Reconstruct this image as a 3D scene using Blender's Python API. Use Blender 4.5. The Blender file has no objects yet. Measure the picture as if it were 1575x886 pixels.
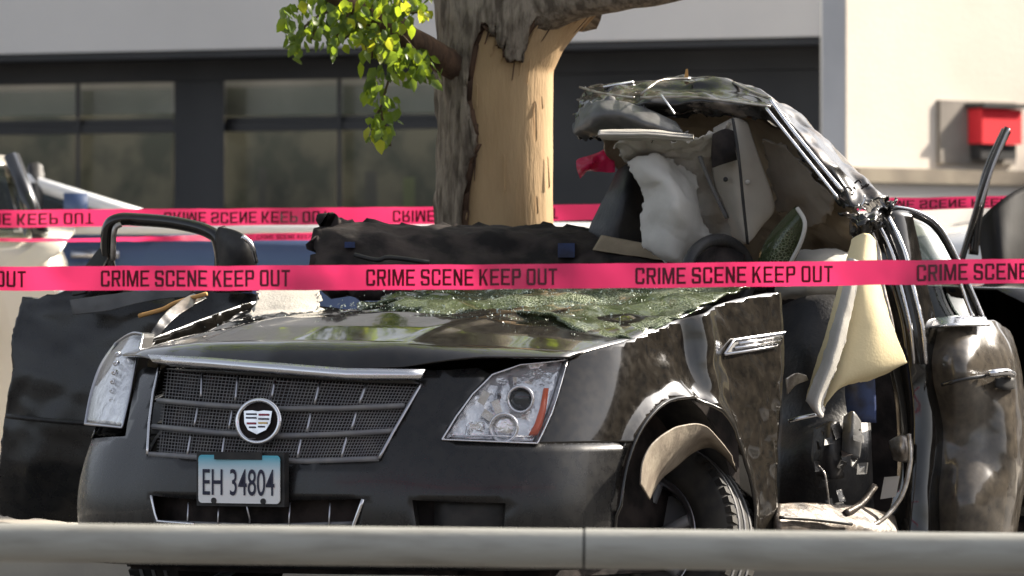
import bpy, bmesh, math, random
import numpy as np
from mathutils import Vector, Matrix, noise
from mathutils.geometry import delaunay_2d_cdt

R = math.radians
random.seed(7)
SC = bpy.context.scene
COL = SC.collection

# ------------------------------------------------------------------ camera
cam = bpy.data.cameras.new('camera'); camo = bpy.data.objects.new('camera', cam); COL.objects.link(camo)
camo.location = (0, 0, 1.0); camo.rotation_euler = (R(90), 0, 0)
cam.sensor_width = 36; cam.lens = 297.14; cam.shift_y = 0.0146
cam.clip_start = 0.5; cam.clip_end = 2000
cam.dof.use_dof = True; cam.dof.focus_distance = 25.6; cam.dof.aperture_fstop = 7
SC.camera = camo

# ------------------------------------------------------------------ world, sun, exposure
SUN_AZ, SUN_EL = R(59), R(34)         # clockwise from +Y (away from the camera), elevation
w = bpy.data.worlds.new('World'); SC.world = w; w.use_nodes = True
nt = w.node_tree; bg = nt.nodes['Background']
sky = nt.nodes.new('ShaderNodeTexSky'); sky.sky_type = 'NISHITA'; sky.sun_disc = False
sky.sun_elevation = SUN_EL; sky.sun_rotation = SUN_AZ; sky.dust_density = 4.5; sky.ozone_density = .6; sky.air_density = .75
hs = nt.nodes.new('ShaderNodeHueSaturation'); hs.inputs['Saturation'].default_value = .42      # hazy, pale sky
nt.links.new(sky.outputs[0], hs.inputs['Color']); nt.links.new(hs.outputs[0], bg.inputs[0]); bg.inputs[1].default_value = 0.13
sun = bpy.data.lights.new('sun', 'SUN'); sun.energy = 5.0; sun.angle = R(0.5); sun.color = (1, .9, .76)
suno = bpy.data.objects.new('sun', sun); COL.objects.link(suno)
SDIR = Vector((math.sin(SUN_AZ)*math.cos(SUN_EL), math.cos(SUN_AZ)*math.cos(SUN_EL), math.sin(SUN_EL)))
suno.location = (30, 40, 30); suno.rotation_euler = SDIR.to_track_quat('Z', 'Y').to_euler()
SC.view_settings.view_transform = 'Standard'; SC.view_settings.look = 'None'
SC.view_settings.exposure = 1.15; SC.view_settings.gamma = 1

# ------------------------------------------------------------------ layout helpers
K, CX, HY, CZ = 13000.0, 787.5, 466.0, 1.0
def P(px, py, Y): return Vector(((px-CX)/K*Y, Y, CZ-(py-HY)/K*Y))
TH = R(32.5)
BV = Vector((math.sin(TH), math.cos(TH), 0)); LV = Vector((math.cos(TH), -math.sin(TH), 0))
O = P(405, 0, 25.0); O.z = 0
def C(s, t, z): return O + BV*s + LV*t + Vector((0, 0, z))
def T(px, py, t):                       # photo ray meets the car's lengthwise plane t
    k = (px-CX)/K; Y = (t + O.x*LV.x + O.y*LV.y)/(k*LV.x + LV.y); return P(px, py, Y)
def YT(px, t): return T(px, 0, t).y
def YS(px, s):
    k = (px-CX)/K; return (s + O.x*BV.x + O.y*BV.y)/(k*BV.x + BV.y)
def nz(v, f=1.0, seed=0.0): return noise.noise(Vector((v[0]*f+seed, v[1]*f-seed*.7, v[2]*f+seed*1.3)))
def fb(v, f=1.0, seed=0.0, o=3):
    a, r = 1.0, 0.0
    for i in range(o): r += a*nz(v, f, seed+i*9.1); a *= .5; f *= 2.1
    return r

_FR = random.Random(99); _FD = [(Vector((_FR.uniform(-1, 1), _FR.uniform(-.6, .6), _FR.uniform(-1, 1))).normalized(), _FR.uniform(.5, 1.9), _FR.uniform(0, 9)) for _ in range(9)]
def fold(v, f, seed=0.0):
    """sharp straight creases like folded sheet metal, about -1..1"""
    r = 0; wv = Vector((nz(v, f*.35, seed), nz(v, f*.35, seed+4), nz(v, f*.35, seed+8)))*(.5/f)
    for d, k, c in _FD:
        x = (v+wv).dot(d)*f*k*.5+c+seed*1.7; x -= math.floor(x); r += (abs(x-.5)*4-1)/k*.42
    return r*.75
# ------------------------------------------------------------------ materials
MATS = {}
def mat(name, c, rough=.5, metal=0, c2=None, nscale=8, ncon=(.4, .62), bump=0, bscale=40, coat=0, spec=.5, trans=0, ior=1.45,
        stretch=(1, 1, 1), r2=None, emit=None, sub=0, wave=None, detail=6):
    m = bpy.data.materials.new(name); m.use_nodes = True; n = m.node_tree.nodes; l = m.node_tree.links
    b = n['Principled BSDF']; b.inputs['Base Color'].default_value = (*c, 1); b.inputs['Roughness'].default_value = rough
    b.inputs['Metallic'].default_value = metal; b.inputs['Coat Weight'].default_value = coat; b.inputs['Coat Roughness'].default_value = .04
    b.inputs['Specular IOR Level'].default_value = spec; b.inputs['Transmission Weight'].default_value = trans; b.inputs['IOR'].default_value = ior
    if emit: b.inputs['Emission Color'].default_value = (*emit[0], 1); b.inputs['Emission Strength'].default_value = emit[1]
    if c2 or bump or r2 is not None:
        tc = n.new('ShaderNodeTexCoord'); mp = n.new('ShaderNodeMapping'); mp.inputs['Scale'].default_value = stretch
        l.new(tc.outputs['Object'], mp.inputs[0])
        t = n.new('ShaderNodeTexNoise'); t.inputs['Scale'].default_value = nscale; t.inputs['Detail'].default_value = detail
        l.new(mp.outputs[0], t.inputs['Vector'])
        rp = n.new('ShaderNodeMapRange'); rp.inputs[1].default_value = ncon[0]; rp.inputs[2].default_value = ncon[1]
        l.new(t.outputs[0], rp.inputs[0])
        if c2:
            mx = n.new('ShaderNodeMix'); mx.data_type = 'RGBA'; mx.inputs[6].default_value = (*c, 1); mx.inputs[7].default_value = (*c2, 1)
            l.new(rp.outputs[0], mx.inputs[0]); l.new(mx.outputs[2], b.inputs['Base Color'])
        if r2 is not None:
            mr = n.new('ShaderNodeMapRange'); mr.inputs[3].default_value = rough; mr.inputs[4].default_value = r2
            l.new(rp.outputs[0], mr.inputs[0]); l.new(mr.outputs[0], b.inputs['Roughness'])
        if bump:
            t2 = n.new('ShaderNodeTexNoise'); t2.inputs['Scale'].default_value = bscale; t2.inputs['Detail'].default_value = 4
            l.new(mp.outputs[0], t2.inputs['Vector'])
            bp = n.new('ShaderNodeBump'); bp.inputs['Strength'].default_value = bump; bp.inputs['Distance'].default_value = .01
            l.new(t2.outputs[0], bp.inputs['Height']); l.new(bp.outputs[0], b.inputs['Normal'])
    MATS[name] = m; return m
mat('paint', (.006, .0058, .0056), .06, c2=(.02, .0175, .014), nscale=30, detail=15, ncon=(.3, .9), r2=.2, coat=.5, bump=.02, bscale=9)
mat('paint_dull', (.006, .006, .0065), .42, c2=(.014, .012, .011), nscale=4, r2=.6, coat=.0, spec=.25, bump=.05, bscale=12)
mat('paint_scuffed', (.012, .011, .01), .25, c2=(.3, .25, .21), nscale=9, detail=12, ncon=(.55, .8), r2=.4, coat=.4, bump=.1, bscale=30, stretch=(1, 1, 1.6))
mat('paint_dusty', (.009, .0083, .0075), .08, c2=(.035, .029, .021), nscale=40, detail=15, ncon=(.3, .95), r2=.24, coat=.6, bump=.05, bscale=7)
mat('paint_soft', (.011, .011, .0115), .24, c2=(.024, .022, .019), nscale=30, detail=15, ncon=(.3, .9), r2=.36, coat=.12, bump=.03, bscale=14)
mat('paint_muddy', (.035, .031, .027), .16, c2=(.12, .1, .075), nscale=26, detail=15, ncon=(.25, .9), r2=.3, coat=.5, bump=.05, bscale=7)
mat('chrome', (.72, .72, .74), .14, 1, r2=.3, nscale=30)
mat('satin_chrome', (.5, .5, .53), .3, 1)
mat('reflector', (.95, .95, .95), .14, .75, c2=(.75, .75, .76), nscale=30, bump=.9, bscale=30)
mat('black_plastic', (.012, .012, .013), .5, c2=(.03, .028, .026), nscale=20)
mat('grey_plastic', (.16, .16, .168), .4, c2=(.21, .207, .2), nscale=20)
mat('rubber', (.014, .014, .014), .75, c2=(.04, .036, .03), nscale=12)
mat('liner', (.3, .255, .195), .6, c2=(.18, .145, .11), nscale=9, bump=.2, bscale=60)
mat('headliner', (.46, .43, .38), .95, c2=(.36, .335, .295), nscale=6, bump=.3, bscale=120)
mat('lining', (.27, .235, .19), .9, c2=(.2, .17, .135), nscale=5, bump=.15, bscale=90)
mat('headliner_dark', (.36, .29, .2), .9, c2=(.22, .175, .12), nscale=5, bump=.3, bscale=90)
mat('grey_vinyl', (.12, .118, .115), .4, c2=(.06, .06, .06), nscale=6, bump=.15, bscale=40)
mat('trim_panel', (.42, .385, .33), .6, c2=(.33, .3, .255), nscale=4)
mat('visor', (.45, .42, .38), .7, c2=(.36, .34, .3), nscale=8)
mat('airbag_white', (.52, .5, .46), .9, c2=(.4, .385, .35), nscale=5, bump=.12, bscale=120)
mat('airbag_yellow', (.68, .57, .34), .85, c2=(.55, .455, .265), nscale=4, bump=.1, bscale=120)
mat('interior', (.016, .014, .014), .9, c2=(.045, .036, .033), nscale=12, spec=.2, bump=.4, bscale=30)
mat('leather', (.02, .02, .022), .45, c2=(.035, .033, .032), nscale=14, bump=.2, bscale=90)
mat('blue_trim', (.018, .035, .11), .5, c2=(.01, .015, .04), nscale=20)
mat('bare_metal', (.5, .47, .43), .35, .8, c2=(.25, .22, .19), nscale=25, bump=.2, bscale=70)
mat('sill_metal', (.13, .105, .082), .45, .3, c2=(.04, .032, .026), nscale=14, ncon=(.42, .58), bump=.4, bscale=40)
mat('amber', (.6, .1, .03), .25, coat=.5)
mat('plate_white', (.72, .74, .76), .4)
mat('plate_ink', (.02, .022, .05), .5)
mat('glass_dark', (.012, .014, .014), .04, coat=.5)
mat('wood', (.48, .325, .17), .75, c2=(.4, .26, .13), nscale=2.6, detail=10, stretch=(4, 4, .8), bump=.3, bscale=26)
mat('bark', (.3, .25, .19), .95, c2=(.12, .095, .07), nscale=14, stretch=(3, 3, .7), bump=1, bscale=40)
mat('bark_brown', (.13, .075, .045), .95, c2=(.06, .035, .022), nscale=14, stretch=(2, 2, .7), bump=.7, bscale=26)
mat('twig', (.1, .07, .035), .9)
mat('rail_paint', (.34, .335, .3), .4, c2=(.2, .19, .16), nscale=7, detail=12, ncon=(.45, .8), r2=.6, stretch=(.6, 3, 3), bump=.12, bscale=40)
mat('asphalt', (.06, .058, .056), .9, c2=(.085, .08, .076), nscale=2, bump=.4, bscale=80)
mat('concrete', (.42, .39, .34), .9, c2=(.34, .315, .28), nscale=2, bump=.2, bscale=50)
mat('stucco_white', (.76, .725, .68), .9, c2=(.69, .66, .62), nscale=.7, bump=.15, bscale=60)
mat('stucco_beige', (.68, .62, .55), .9, c2=(.6, .545, .475), nscale=.9, bump=.2, bscale=50)
mat('grey_column', (.5, .51, .53), .85, c2=(.42, .43, .45), nscale=1.5)
mat('dark_frame', (.028, .029, .031), .5, c2=(.04, .04, .042), nscale=2)
mat('dark_cladding', (.035, .036, .038), .65, c2=(.055, .055, .056), nscale=1.2)
mat('room', (.1, .098, .082), .9, c2=(.03, .037, .03), nscale=4.5, ncon=(.42, .6))  # mottled olive and dark green imitate foliage reflected in the shop windows
mat('blind', (.5, .5, .48), .9, c2=(.38, .39, .36), nscale=2); mat('room_red', (.16, .07, .05), .9); mat('room_white', (.42, .42, .4), .8); mat('room_tan', (.2, .155, .1), .9); mat('room_green', (.1, .12, .055), .9)
mat('sign_red', (.75, .03, .045), .5)
mat('niche', (.27, .245, .215), .9, c2=(.2, .18, .16), nscale=3); mat('ledge', (.3, .26, .2), .9, c2=(.2, .17, .135), nscale=3)
mat('car_cream', (.72, .66, .55), .25, coat=.8, c2=(.66, .6, .5), nscale=2)
mat('car_blue', (.05, .085, .19), .3, coat=.6); mat('car_white', (.7, .7, .7), .25, coat=.8); mat('car_black', (.008, .008, .009), .25, coat=.8)
mat('tail_red', (.4, .015, .012), .2, coat=.6)
mat('splinter', (.55, .3, .1), .8)

def nodes_of(name):
    m = bpy.data.materials.new(name); m.use_nodes = True; n = m.node_tree.nodes; n.clear()
    out = n.new('ShaderNodeOutputMaterial'); MATS[name] = m; return m, n, m.node_tree.links, out
# window glass: part clear, part mirror
def thin_glass(name, tint, refl, rough=.02):
    m, n, l, out = nodes_of(name)
    tr = n.new('ShaderNodeBsdfTransparent'); tr.inputs[0].default_value = (*tint, 1)
    gl = n.new('ShaderNodeBsdfGlossy'); gl.inputs['Roughness'].default_value = rough
    fr = n.new('ShaderNodeLayerWeight'); fr.inputs[0].default_value = .5
    pw_ = n.new('ShaderNodeMath'); pw_.operation = 'POWER'; pw_.inputs[1].default_value = 4; l.new(fr.outputs['Facing'], pw_.inputs[0])
    ad = n.new('ShaderNodeMath'); ad.operation = 'ADD'; ad.inputs[1].default_value = refl; ad.use_clamp = True
    mx = n.new('ShaderNodeMixShader'); l.new(pw_.outputs[0], ad.inputs[0]); l.new(ad.outputs[0], mx.inputs[0])
    l.new(tr.outputs[0], mx.inputs[1]); l.new(gl.outputs[0], mx.inputs[2]); l.new(mx.outputs[0], out.inputs[0])
thin_glass('lens_clear', (.98, .98, .98), .02)
thin_glass('window_glass', (.85, .87, .84), .1, .03)
thin_glass('car_glass', (.5, .54, .51), .05)
# cracked safety glass
m, n, l, out = nodes_of('cracked_glass')
tc = n.new('ShaderNodeTexCoord'); vo = n.new('ShaderNodeTexVoronoi'); vo.feature = 'DISTANCE_TO_EDGE'; vo.inputs['Scale'].default_value = 95
vo2 = n.new('ShaderNodeTexVoronoi'); vo2.inputs['Scale'].default_value = 70
l.new(tc.outputs['Object'], vo.inputs[0]); l.new(tc.outputs['Object'], vo2.inputs[0])
lt = n.new('ShaderNodeMath'); lt.operation = 'LESS_THAN'; lt.inputs[1].default_value = .075; l.new(vo.outputs[0], lt.inputs[0])
b = n.new('ShaderNodeBsdfPrincipled'); b.inputs['Roughness'].default_value = .12
mx = n.new('ShaderNodeMix'); mx.data_type = 'RGBA'; mx.inputs[6].default_value = (.05, .065, .028, 1); mx.inputs[7].default_value = (.5, .54, .4, 1)
ns = n.new('ShaderNodeTexNoise'); ns.inputs['Scale'].default_value = 4; l.new(tc.outputs['Object'], ns.inputs[0])
rg = n.new('ShaderNodeMapRange'); rg.inputs[1].default_value = .42; rg.inputs[2].default_value = .68; l.new(ns.outputs[0], rg.inputs[0])
ml = n.new('ShaderNodeMath'); ml.operation = 'MULTIPLY'; l.new(lt.outputs[0], ml.inputs[0]); l.new(rg.outputs[0], ml.inputs[1])
l.new(ml.outputs[0], mx.inputs[0]); l.new(mx.outputs[2], b.inputs['Base Color'])
bp = n.new('ShaderNodeBump'); bp.inputs['Strength'].default_value = .9; bp.inputs['Distance'].default_value = .006
sp = n.new('ShaderNodeSeparateColor'); l.new(vo2.outputs['Color'], sp.inputs[0]); l.new(sp.outputs[0], bp.inputs['Height']); l.new(bp.outputs[0], b.inputs['Normal'])
tr = n.new('ShaderNodeBsdfTransparent'); tr.inputs[0].default_value = (.75, .85, .72, 1)
ms = n.new('ShaderNodeMixShader'); ms.inputs[0].default_value = .72
l.new(tr.outputs[0], ms.inputs[1]); l.new(b.outputs[0], ms.inputs[2]); l.new(ms.outputs[0], out.inputs[0])
# leaf and tape let light through
def translucent(name, c, ct, mixf, rough=.45, c2=None, nscale=3):
    m, n, l, out = nodes_of(name)
    b = n.new('ShaderNodeBsdfPrincipled'); b.inputs['Base Color'].default_value = (*c, 1); b.inputs['Roughness'].default_value = rough
    t = n.new('ShaderNodeBsdfTranslucent'); t.inputs[0].default_value = (*ct, 1)
    ms = n.new('ShaderNodeMixShader'); ms.inputs[0].default_value = mixf
    if c2:
        tc = n.new('ShaderNodeTexCoord'); ns = n.new('ShaderNodeTexNoise'); ns.inputs['Scale'].default_value = nscale; l.new(tc.outputs['Object'], ns.inputs[0])
        mx = n.new('ShaderNodeMix'); mx.data_type = 'RGBA'; mx.inputs[6].default_value = (*c, 1); mx.inputs[7].default_value = (*c2, 1)
        l.new(ns.outputs[0], mx.inputs[0]); l.new(mx.outputs[2], b.inputs['Base Color'])
    l.new(b.outputs[0], ms.inputs[1]); l.new(t.outputs[0], ms.inputs[2]); l.new(ms.outputs[0], out.inputs[0])
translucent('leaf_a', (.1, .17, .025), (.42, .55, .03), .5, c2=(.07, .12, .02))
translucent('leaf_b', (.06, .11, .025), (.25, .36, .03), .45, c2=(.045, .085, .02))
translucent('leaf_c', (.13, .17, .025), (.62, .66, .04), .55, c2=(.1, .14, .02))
translucent('tape', (.66, .035, .125), (.8, .045, .17), .4, .3, c2=(.4, .006, .055), nscale=2.6)
translucent('tape_ink', (.06, .004, .014), (.1, .002, .01), .3, .5)
# licence plate face: white fading to blue towards its top edge (printed)
m, n, l, out = nodes_of('plate_face')
tc = n.new('ShaderNodeTexCoord'); sx = n.new('ShaderNodeSeparateXYZ'); l.new(tc.outputs['Generated'], sx.inputs[0])
cr = n.new('ShaderNodeValToRGB'); e = cr.color_ramp.elements
e[0].position = .45; e[0].color = (.88, .88, .86, 1); e[1].position = .97; e[1].color = (.1, .48, .62, 1)
el = e.new(.72); el.color = (.6, .74, .8, 1)
b = n.new('ShaderNodeBsdfPrincipled'); b.inputs['Roughness'].default_value = .4
l.new(sx.outputs[2], cr.inputs[0]); l.new(cr.outputs[0], b.inputs['Base Color']); l.new(b.outputs[0], out.inputs[0])

# ------------------------------------------------------------------ object helpers
def rootloc(p):
    while p.parent: p = p.parent
    return p.location.copy()
def thing(name, label, cat, loc, group=None):
    o = bpy.data.objects.new(name, None); COL.objects.link(o); o.location = loc; o.empty_display_size = .2
    o['label'] = label; o['category'] = cat
    if group: o['group'] = group
    return o
def obj(name, verts, faces, m, parent=None, smooth=True, thick=0, off=-1, sharp=None, loc=None, label=None):
    L = rootloc(parent) if parent else Vector(loc if loc is not None else (0, 0, 0))
    me = bpy.data.meshes.new(name); me.from_pydata([tuple(Vector(v)-L) for v in verts], [], faces)
    me.materials.append(MATS[m]); me.update()
    if smooth:
        me.shade_smooth()
        if sharp: me.set_sharp_from_angle(angle=R(sharp))
    o = bpy.data.objects.new(name, me); COL.objects.link(o)
    if parent: o.parent = parent
    else: o.location = L
    if thick:
        md = o.modifiers.new('thickness', 'SOLIDIFY'); md.thickness = thick; md.offset = off
    if label: o['label'] = label
    return o
def tag(o, label, cat, group=None):
    o['label'] = label; o['category'] = cat
    if group: o['group'] = group
    return o
class MB:
    def __init__(s): s.v = []; s.f = []
    def add(s, v, f):
        b = len(s.v); s.v += [Vector(x) for x in v]; s.f += [tuple(i+b for i in q) for q in f]; return s
    def box(s, c, sz, M=None):
        c = Vector(c); v = []
        for x in (-.5, .5):
            for y in (-.5, .5):
                for z in (-.5, .5):
                    d = Vector((x*sz[0], y*sz[1], z*sz[2])); v.append(c + (M @ d if M else d))
        return s.add(v, [(0, 1, 3, 2), (4, 6, 7, 5), (0, 4, 5, 1), (2, 3, 7, 6), (0, 2, 6, 4), (1, 5, 7, 3)])
    def hexa(s, a, b):   # two quads -> closed block
        return s.add(list(a)+list(b), [(0, 1, 2, 3), (7, 6, 5, 4), (0, 4, 5, 1), (1, 5, 6, 2), (2, 6, 7, 3), (3, 7, 4, 0)])
    def tube(s, pts, r, n=8, cap=True):
        pts = [Vector(p) for p in pts]; rs = r if isinstance(r, (list, tuple)) else [r]*len(pts)
        b = len(s.v); up = None
        for i, p in enumerate(pts):
            d = (pts[min(i+1, len(pts)-1)]-pts[max(i-1, 0)]).normalized()
            if up is None: up = d.orthogonal().normalized()
            up = (up - d*up.dot(d)).normalized(); sd = d.cross(up)
            for k in range(n):
                a = 2*math.pi*k/n; s.v.append(p+(up*math.cos(a)+sd*math.sin(a))*rs[i])
        for i in range(len(pts)-1):
            for k in range(n):
                s.f.append((b+i*n+k, b+i*n+(k+1) % n, b+(i+1)*n+(k+1) % n, b+(i+1)*n+k))
        if cap: s.f.append(tuple(b+k for k in range(n))[::-1]); s.f.append(tuple(b+(len(pts)-1)*n+k for k in range(n)))
        return s
    def lathe(s, prof, o, ax, n=48, close=False):    # prof: (along axis, radius)
        o = Vector(o); ax = Vector(ax).normalized(); e1 = ax.orthogonal().normalized(); e2 = ax.cross(e1); b = len(s.v); m_ = len(prof)
        for k in range(n):
            a = 2*math.pi*k/n; d = e1*math.cos(a)+e2*math.sin(a)
            for (h, r) in prof: s.v.append(o+ax*h+d*r)
        for k in range(n):
            for i in range(m_-1 if not close else m_):
                j = (i+1) % m_; k2 = (k+1) % n
                s.f.append((b+k*m_+i, b+k2*m_+i, b+k2*m_+j, b+k*m_+j))
        return s
    def build(s, name, m, parent=None, **kw): return obj(name, s.v, s.f, m, parent, **kw)
def crm(p, t):   # Catmull-Rom through list of vectors (numpy rows), t in 0..len-1
    n = len(p); i = min(int(t), n-2); f = t-i
    a, b, c, d = p[max(i-1, 0)], p[i], p[i+1], p[min(i+2, n-1)]
    return .5*((2*b)+(c-a)*f+(2*a-5*b+4*c-d)*f*f+(3*b-a-3*c+d)*f**3)
def smooth_path(pts, n=6):
    q = [np.array(Vector(p)) for p in pts]; return [Vector(crm(q, i/n)) for i in range((len(q)-1)*n+1)]
def grid_faces(nr, nc): return [(i*nc+j, i*nc+j+1, (i+1)*nc+j+1, (i+1)*nc+j) for i in range(nr-1) for j in range(nc-1)]
def sheet(name, rows, m, parent, n=8, crumple=0, cf=6, seed=0, thick=.003, flip=False, raw=False, ridged=False, rag=0, **kw):
    """rows: grid of (px, py, Y) or world vectors; interpolated smoothly and crumpled along depth"""
    g = np.array([[np.array(P(*q) if not isinstance(q, Vector) else q) for q in r] for r in rows])
    nr, nc = g.shape[:2]; NR, NC = (nr-1)*n+1, (nc-1)*n+1
    mid = np.array([[crm(g[i], j/n) for j in range(NC)] for i in range(nr)])
    V = []
    for i in range(NR):
        for j in range(NC):
            v = Vector(crm(mid[:, j], i/n))
            if crumple:
                a = fb(v, cf, seed, 3)
                if ridged == 'v':
                    a = fold(v, cf*.55, seed)
                elif ridged: a = (abs(a)*2-.5)
                v = v + Vector((.25*fb(v, cf, seed+5, 2)*crumple, a*crumple, .35*fb(v, cf, seed+11, 2)*crumple))
            if rag and (i in (0, NR-1) or j in (0, NC-1)): v = v+Vector((nz(v, 27, seed)+.6*nz(v, 70, seed), 0, nz(v, 27, seed+5)+.6*nz(v, 70, seed+2)))*rag
            V.append(v)
    F = grid_faces(NR, NC)
    if flip: F = [f[::-1] for f in F]
    if raw: return V, F
    return obj(name, V, F, m, parent, thick=thick, **kw)
def inside(pts, poly):
    x, y = pts[:, 0], pts[:, 1]; r = np.zeros(len(pts), bool); n = len(poly)
    for i in range(n):
        x1, y1 = poly[i]; x2, y2 = poly[(i+1) % n]
        if y1 == y2: continue
        c = ((y1 > y) != (y2 > y)) & (x < (x2-x1)*(y-y1)/(y2-y1)+x1); r ^= c
    return r
def densify(poly, step):
    o = []
    for i, a in enumerate(poly):
        b = poly[(i+1) % len(poly)]; k = max(1, int(math.hypot(b[0]-a[0], b[1]-a[1])/step))
        o += [(a[0]+(b[0]-a[0])*q/k, a[1]+(b[1]-a[1])*q/k) for q in range(k)]
    return o
def patch(outline, holes, step, fn, us=1.0):
    """triangulated patch over a 2-D outline with holes; fn maps (u, v) to a 3-D point; us scales u to metres"""
    out = densify([(u*us, v) for u, v in outline], step); hs = [densify([(u*us, v) for u, v in h], step) for h in holes]
    a = np.array(out); lo, hi = a.min(0), a.max(0)
    gx, gy = np.meshgrid(np.arange(lo[0]+step*.5, hi[0], step), np.arange(lo[1]+step*.5, hi[1], step)); g = np.stack([gx.ravel(), gy.ravel()], 1)
    k = inside(g, out)
    for h in hs: k &= ~inside(g, h)
    g = g[k]
    bd = np.array(out+[q for h in hs for q in h])
    d = np.array([np.min((bd[:, 0]-q[0])**2+(bd[:, 1]-q[1])**2) for q in g]) if len(g) else np.zeros(0)
    g = g[d > (step*.45)**2] if len(g) else g
    vs = [Vector(q) for q in out]; es = [(i, (i+1) % len(out)) for i in range(len(out))]
    for h in hs:
        b0 = len(vs); vs += [Vector(q) for q in h]; es += [(b0+i, b0+(i+1) % len(h)) for i in range(len(h))]
    vs += [Vector(q) for q in g]
    rv, _, rf, *_ = delaunay_2d_cdt(vs, es, [], 0, 1e-6)
    cen = np.array([[sum(rv[i][0] for i in f)/len(f), sum(rv[i][1] for i in f)/len(f)] for f in rf])
    k = inside(cen, out)
    for h in hs: k &= ~inside(cen, h)
    rf = [tuple(f) for f, q in zip(rf, k) if q]
    used = sorted({i for f in rf for i in f}); mp = {a: i for i, a in enumerate(used)}
    V = [Vector(fn(rv[i][0]/us, rv[i][1])) for i in used]; F = [tuple(mp[i] for i in f) for f in rf]
    s = 0                         # face towards the camera
    for f in F:
        nrm = (V[f[1]]-V[f[0]]).cross(V[f[2]]-V[f[0]]); s += nrm.dot(Vector((0, 0, 1))-V[f[0]]*1.0+Vector((0, 0, 0)))
    if s < 0: F = [f[::-1] for f in F]
    return V, F
def textmesh(body, xs, h, bold=.012, space=1.0):
    """flat lettering: returns verts in (x, y) with cap height h, width xs (total), and faces"""
    cu = bpy.data.curves.new('txt', 'FONT'); cu.body = body; cu.size = 1; cu.offset = bold; cu.space_character = space
    o = bpy.data.objects.new('txt', cu); COL.objects.link(o); bpy.context.view_layer.update()
    me = bpy.data.meshes.new_from_object(o)
    v = np.array([q.co[:2] for q in me.vertices]); f = [tuple(p.vertices) for p in me.polygons]
    bpy.data.objects.remove(o); bpy.data.curves.remove(cu); bpy.data.meshes.remove(me)
    lo, hi = v.min(0), v.max(0); v = (v-lo)/(hi-lo)
    return v*np.array([xs, h]), f

# block capitals for the tape, each a list of outline polygons in a unit cell
def glyphs():
    t, q, c = .27, .14, .12
    G = {'C': [[(c, 0), (1-c, 0), (1, c), (1, .36), (1-t, .36), (1-t, q), (t, q), (t, 1-q), (1-t, 1-q), (1-t, .64), (1, .64), (1, 1-c), (1-c, 1), (c, 1), (0, 1-c), (0, c)]],
         'U': [[(0, 1), (0, c), (c, 0), (1-c, 0), (1, c), (1, 1), (1-t, 1), (1-t, q), (t, q), (t, 1)]],
         'I': [[(0, 0), (1, 0), (1, 1), (0, 1)]],
         'E': [[(0, 0), (1, 0), (1, q), (t, q), (t, .43), (.88, .43), (.88, .57), (t, .57), (t, 1-q), (1, 1-q), (1, 1), (0, 1)]],
         'T': [[(.5-t/2, 0), (.5+t/2, 0), (.5+t/2, 1-q), (1, 1-q), (1, 1), (0, 1), (0, 1-q), (.5-t/2, 1-q)]],
         'N': [[(0, 0), (t, 0), (t, .6), (1-t, 0), (1, 0), (1, 1), (1-t, 1), (1-t, .4), (t, 1), (0, 1)]],
         'M': [[(0, 0), (.2, 0), (.2, .62), (.41, 0), (.59, 0), (.8, .62), (.8, 0), (1, 0), (1, 1), (.74, 1), (.5, .32), (.26, 1), (0, 1)]],
         'K': [[(0, 0), (t, 0), (t, .3), (.38, .48), (.7, 0), (1, 0), (.56, .66), (.97, 1), (.66, 1), (t, .56), (t, 1), (0, 1)]],
         'S': [[(0, c), (c, 0), (1-c, 0), (1, c), (1, .46), (.88, .56), (t, .62), (t, 1-q), (1-t, 1-q), (1-t, .7), (1, .7), (1, 1-c), (1-c, 1), (c, 1), (0, 1-c), (0, .54), (.12, .44), (1-t, .38), (1-t, q), (t, q), (t, .3), (0, .3)]]}
    h = [(.5, 0), (.5, q), (t, q), (t, 1-q), (.5, 1-q), (.5, 1), (c, 1), (0, 1-c), (0, c), (c, 0)]
    G['O'] = [h, [(1-x, y) for x, y in h]]
    bowl = [(t, 1), (t, 1-q), (1-t, 1-q), (1-t, .42+q), (t, .42+q), (t, .42), (1-c, .42), (1, .42+c), (1, 1-c), (1-c, 1)]
    G['P'] = [[(0, 0), (t, 0), (t, 1), (0, 1)], bowl]; G['R'] = G['P']+[[(.46, .418), (.74, .418), (1, 0), (.71, 0)]]
    return G
GLYPH = glyphs(); GW = {'I': .28, 'M': 1.3, 'T': .95}
def block_words(text):
    """words as (polygons), x normalised to 0..1 over the whole text"""
    x = 0; words = [[]]
    for ch in text:
        if ch == ' ': x += .42; words.append([]); continue
        w_ = GW.get(ch, 1)
        for pl in GLYPH[ch]: words[-1].append([(x+px_*w_, py_) for px_, py_ in pl])
        x += w_+.2
    x -= .2
    return [[[(a/x, b) for a, b in pl] for pl in wd_] for wd_ in words]

# ================================================================== THE SETTING
def struct(name, mb, m, **kw):
    o = mb.build(name, m, **kw); o['kind'] = 'structure'; return o
g = MB(); S_ = 700
g.add([(-S_, -S_, 0), (S_, -S_, 0), (S_, S_, 0), (-S_, S_, 0)], [(0, 1, 2, 3)])
struct('ground', g, 'asphalt', smooth=False)
g = MB(); g.box((0, 34.6, .06), (120, 9, .12)); struct('pavement', g, 'concrete', smooth=False)
g = MB(); g.box((0, 30.0, .065), (120, .16, .13)); struct('kerb', g, 'concrete', smooth=False)

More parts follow.
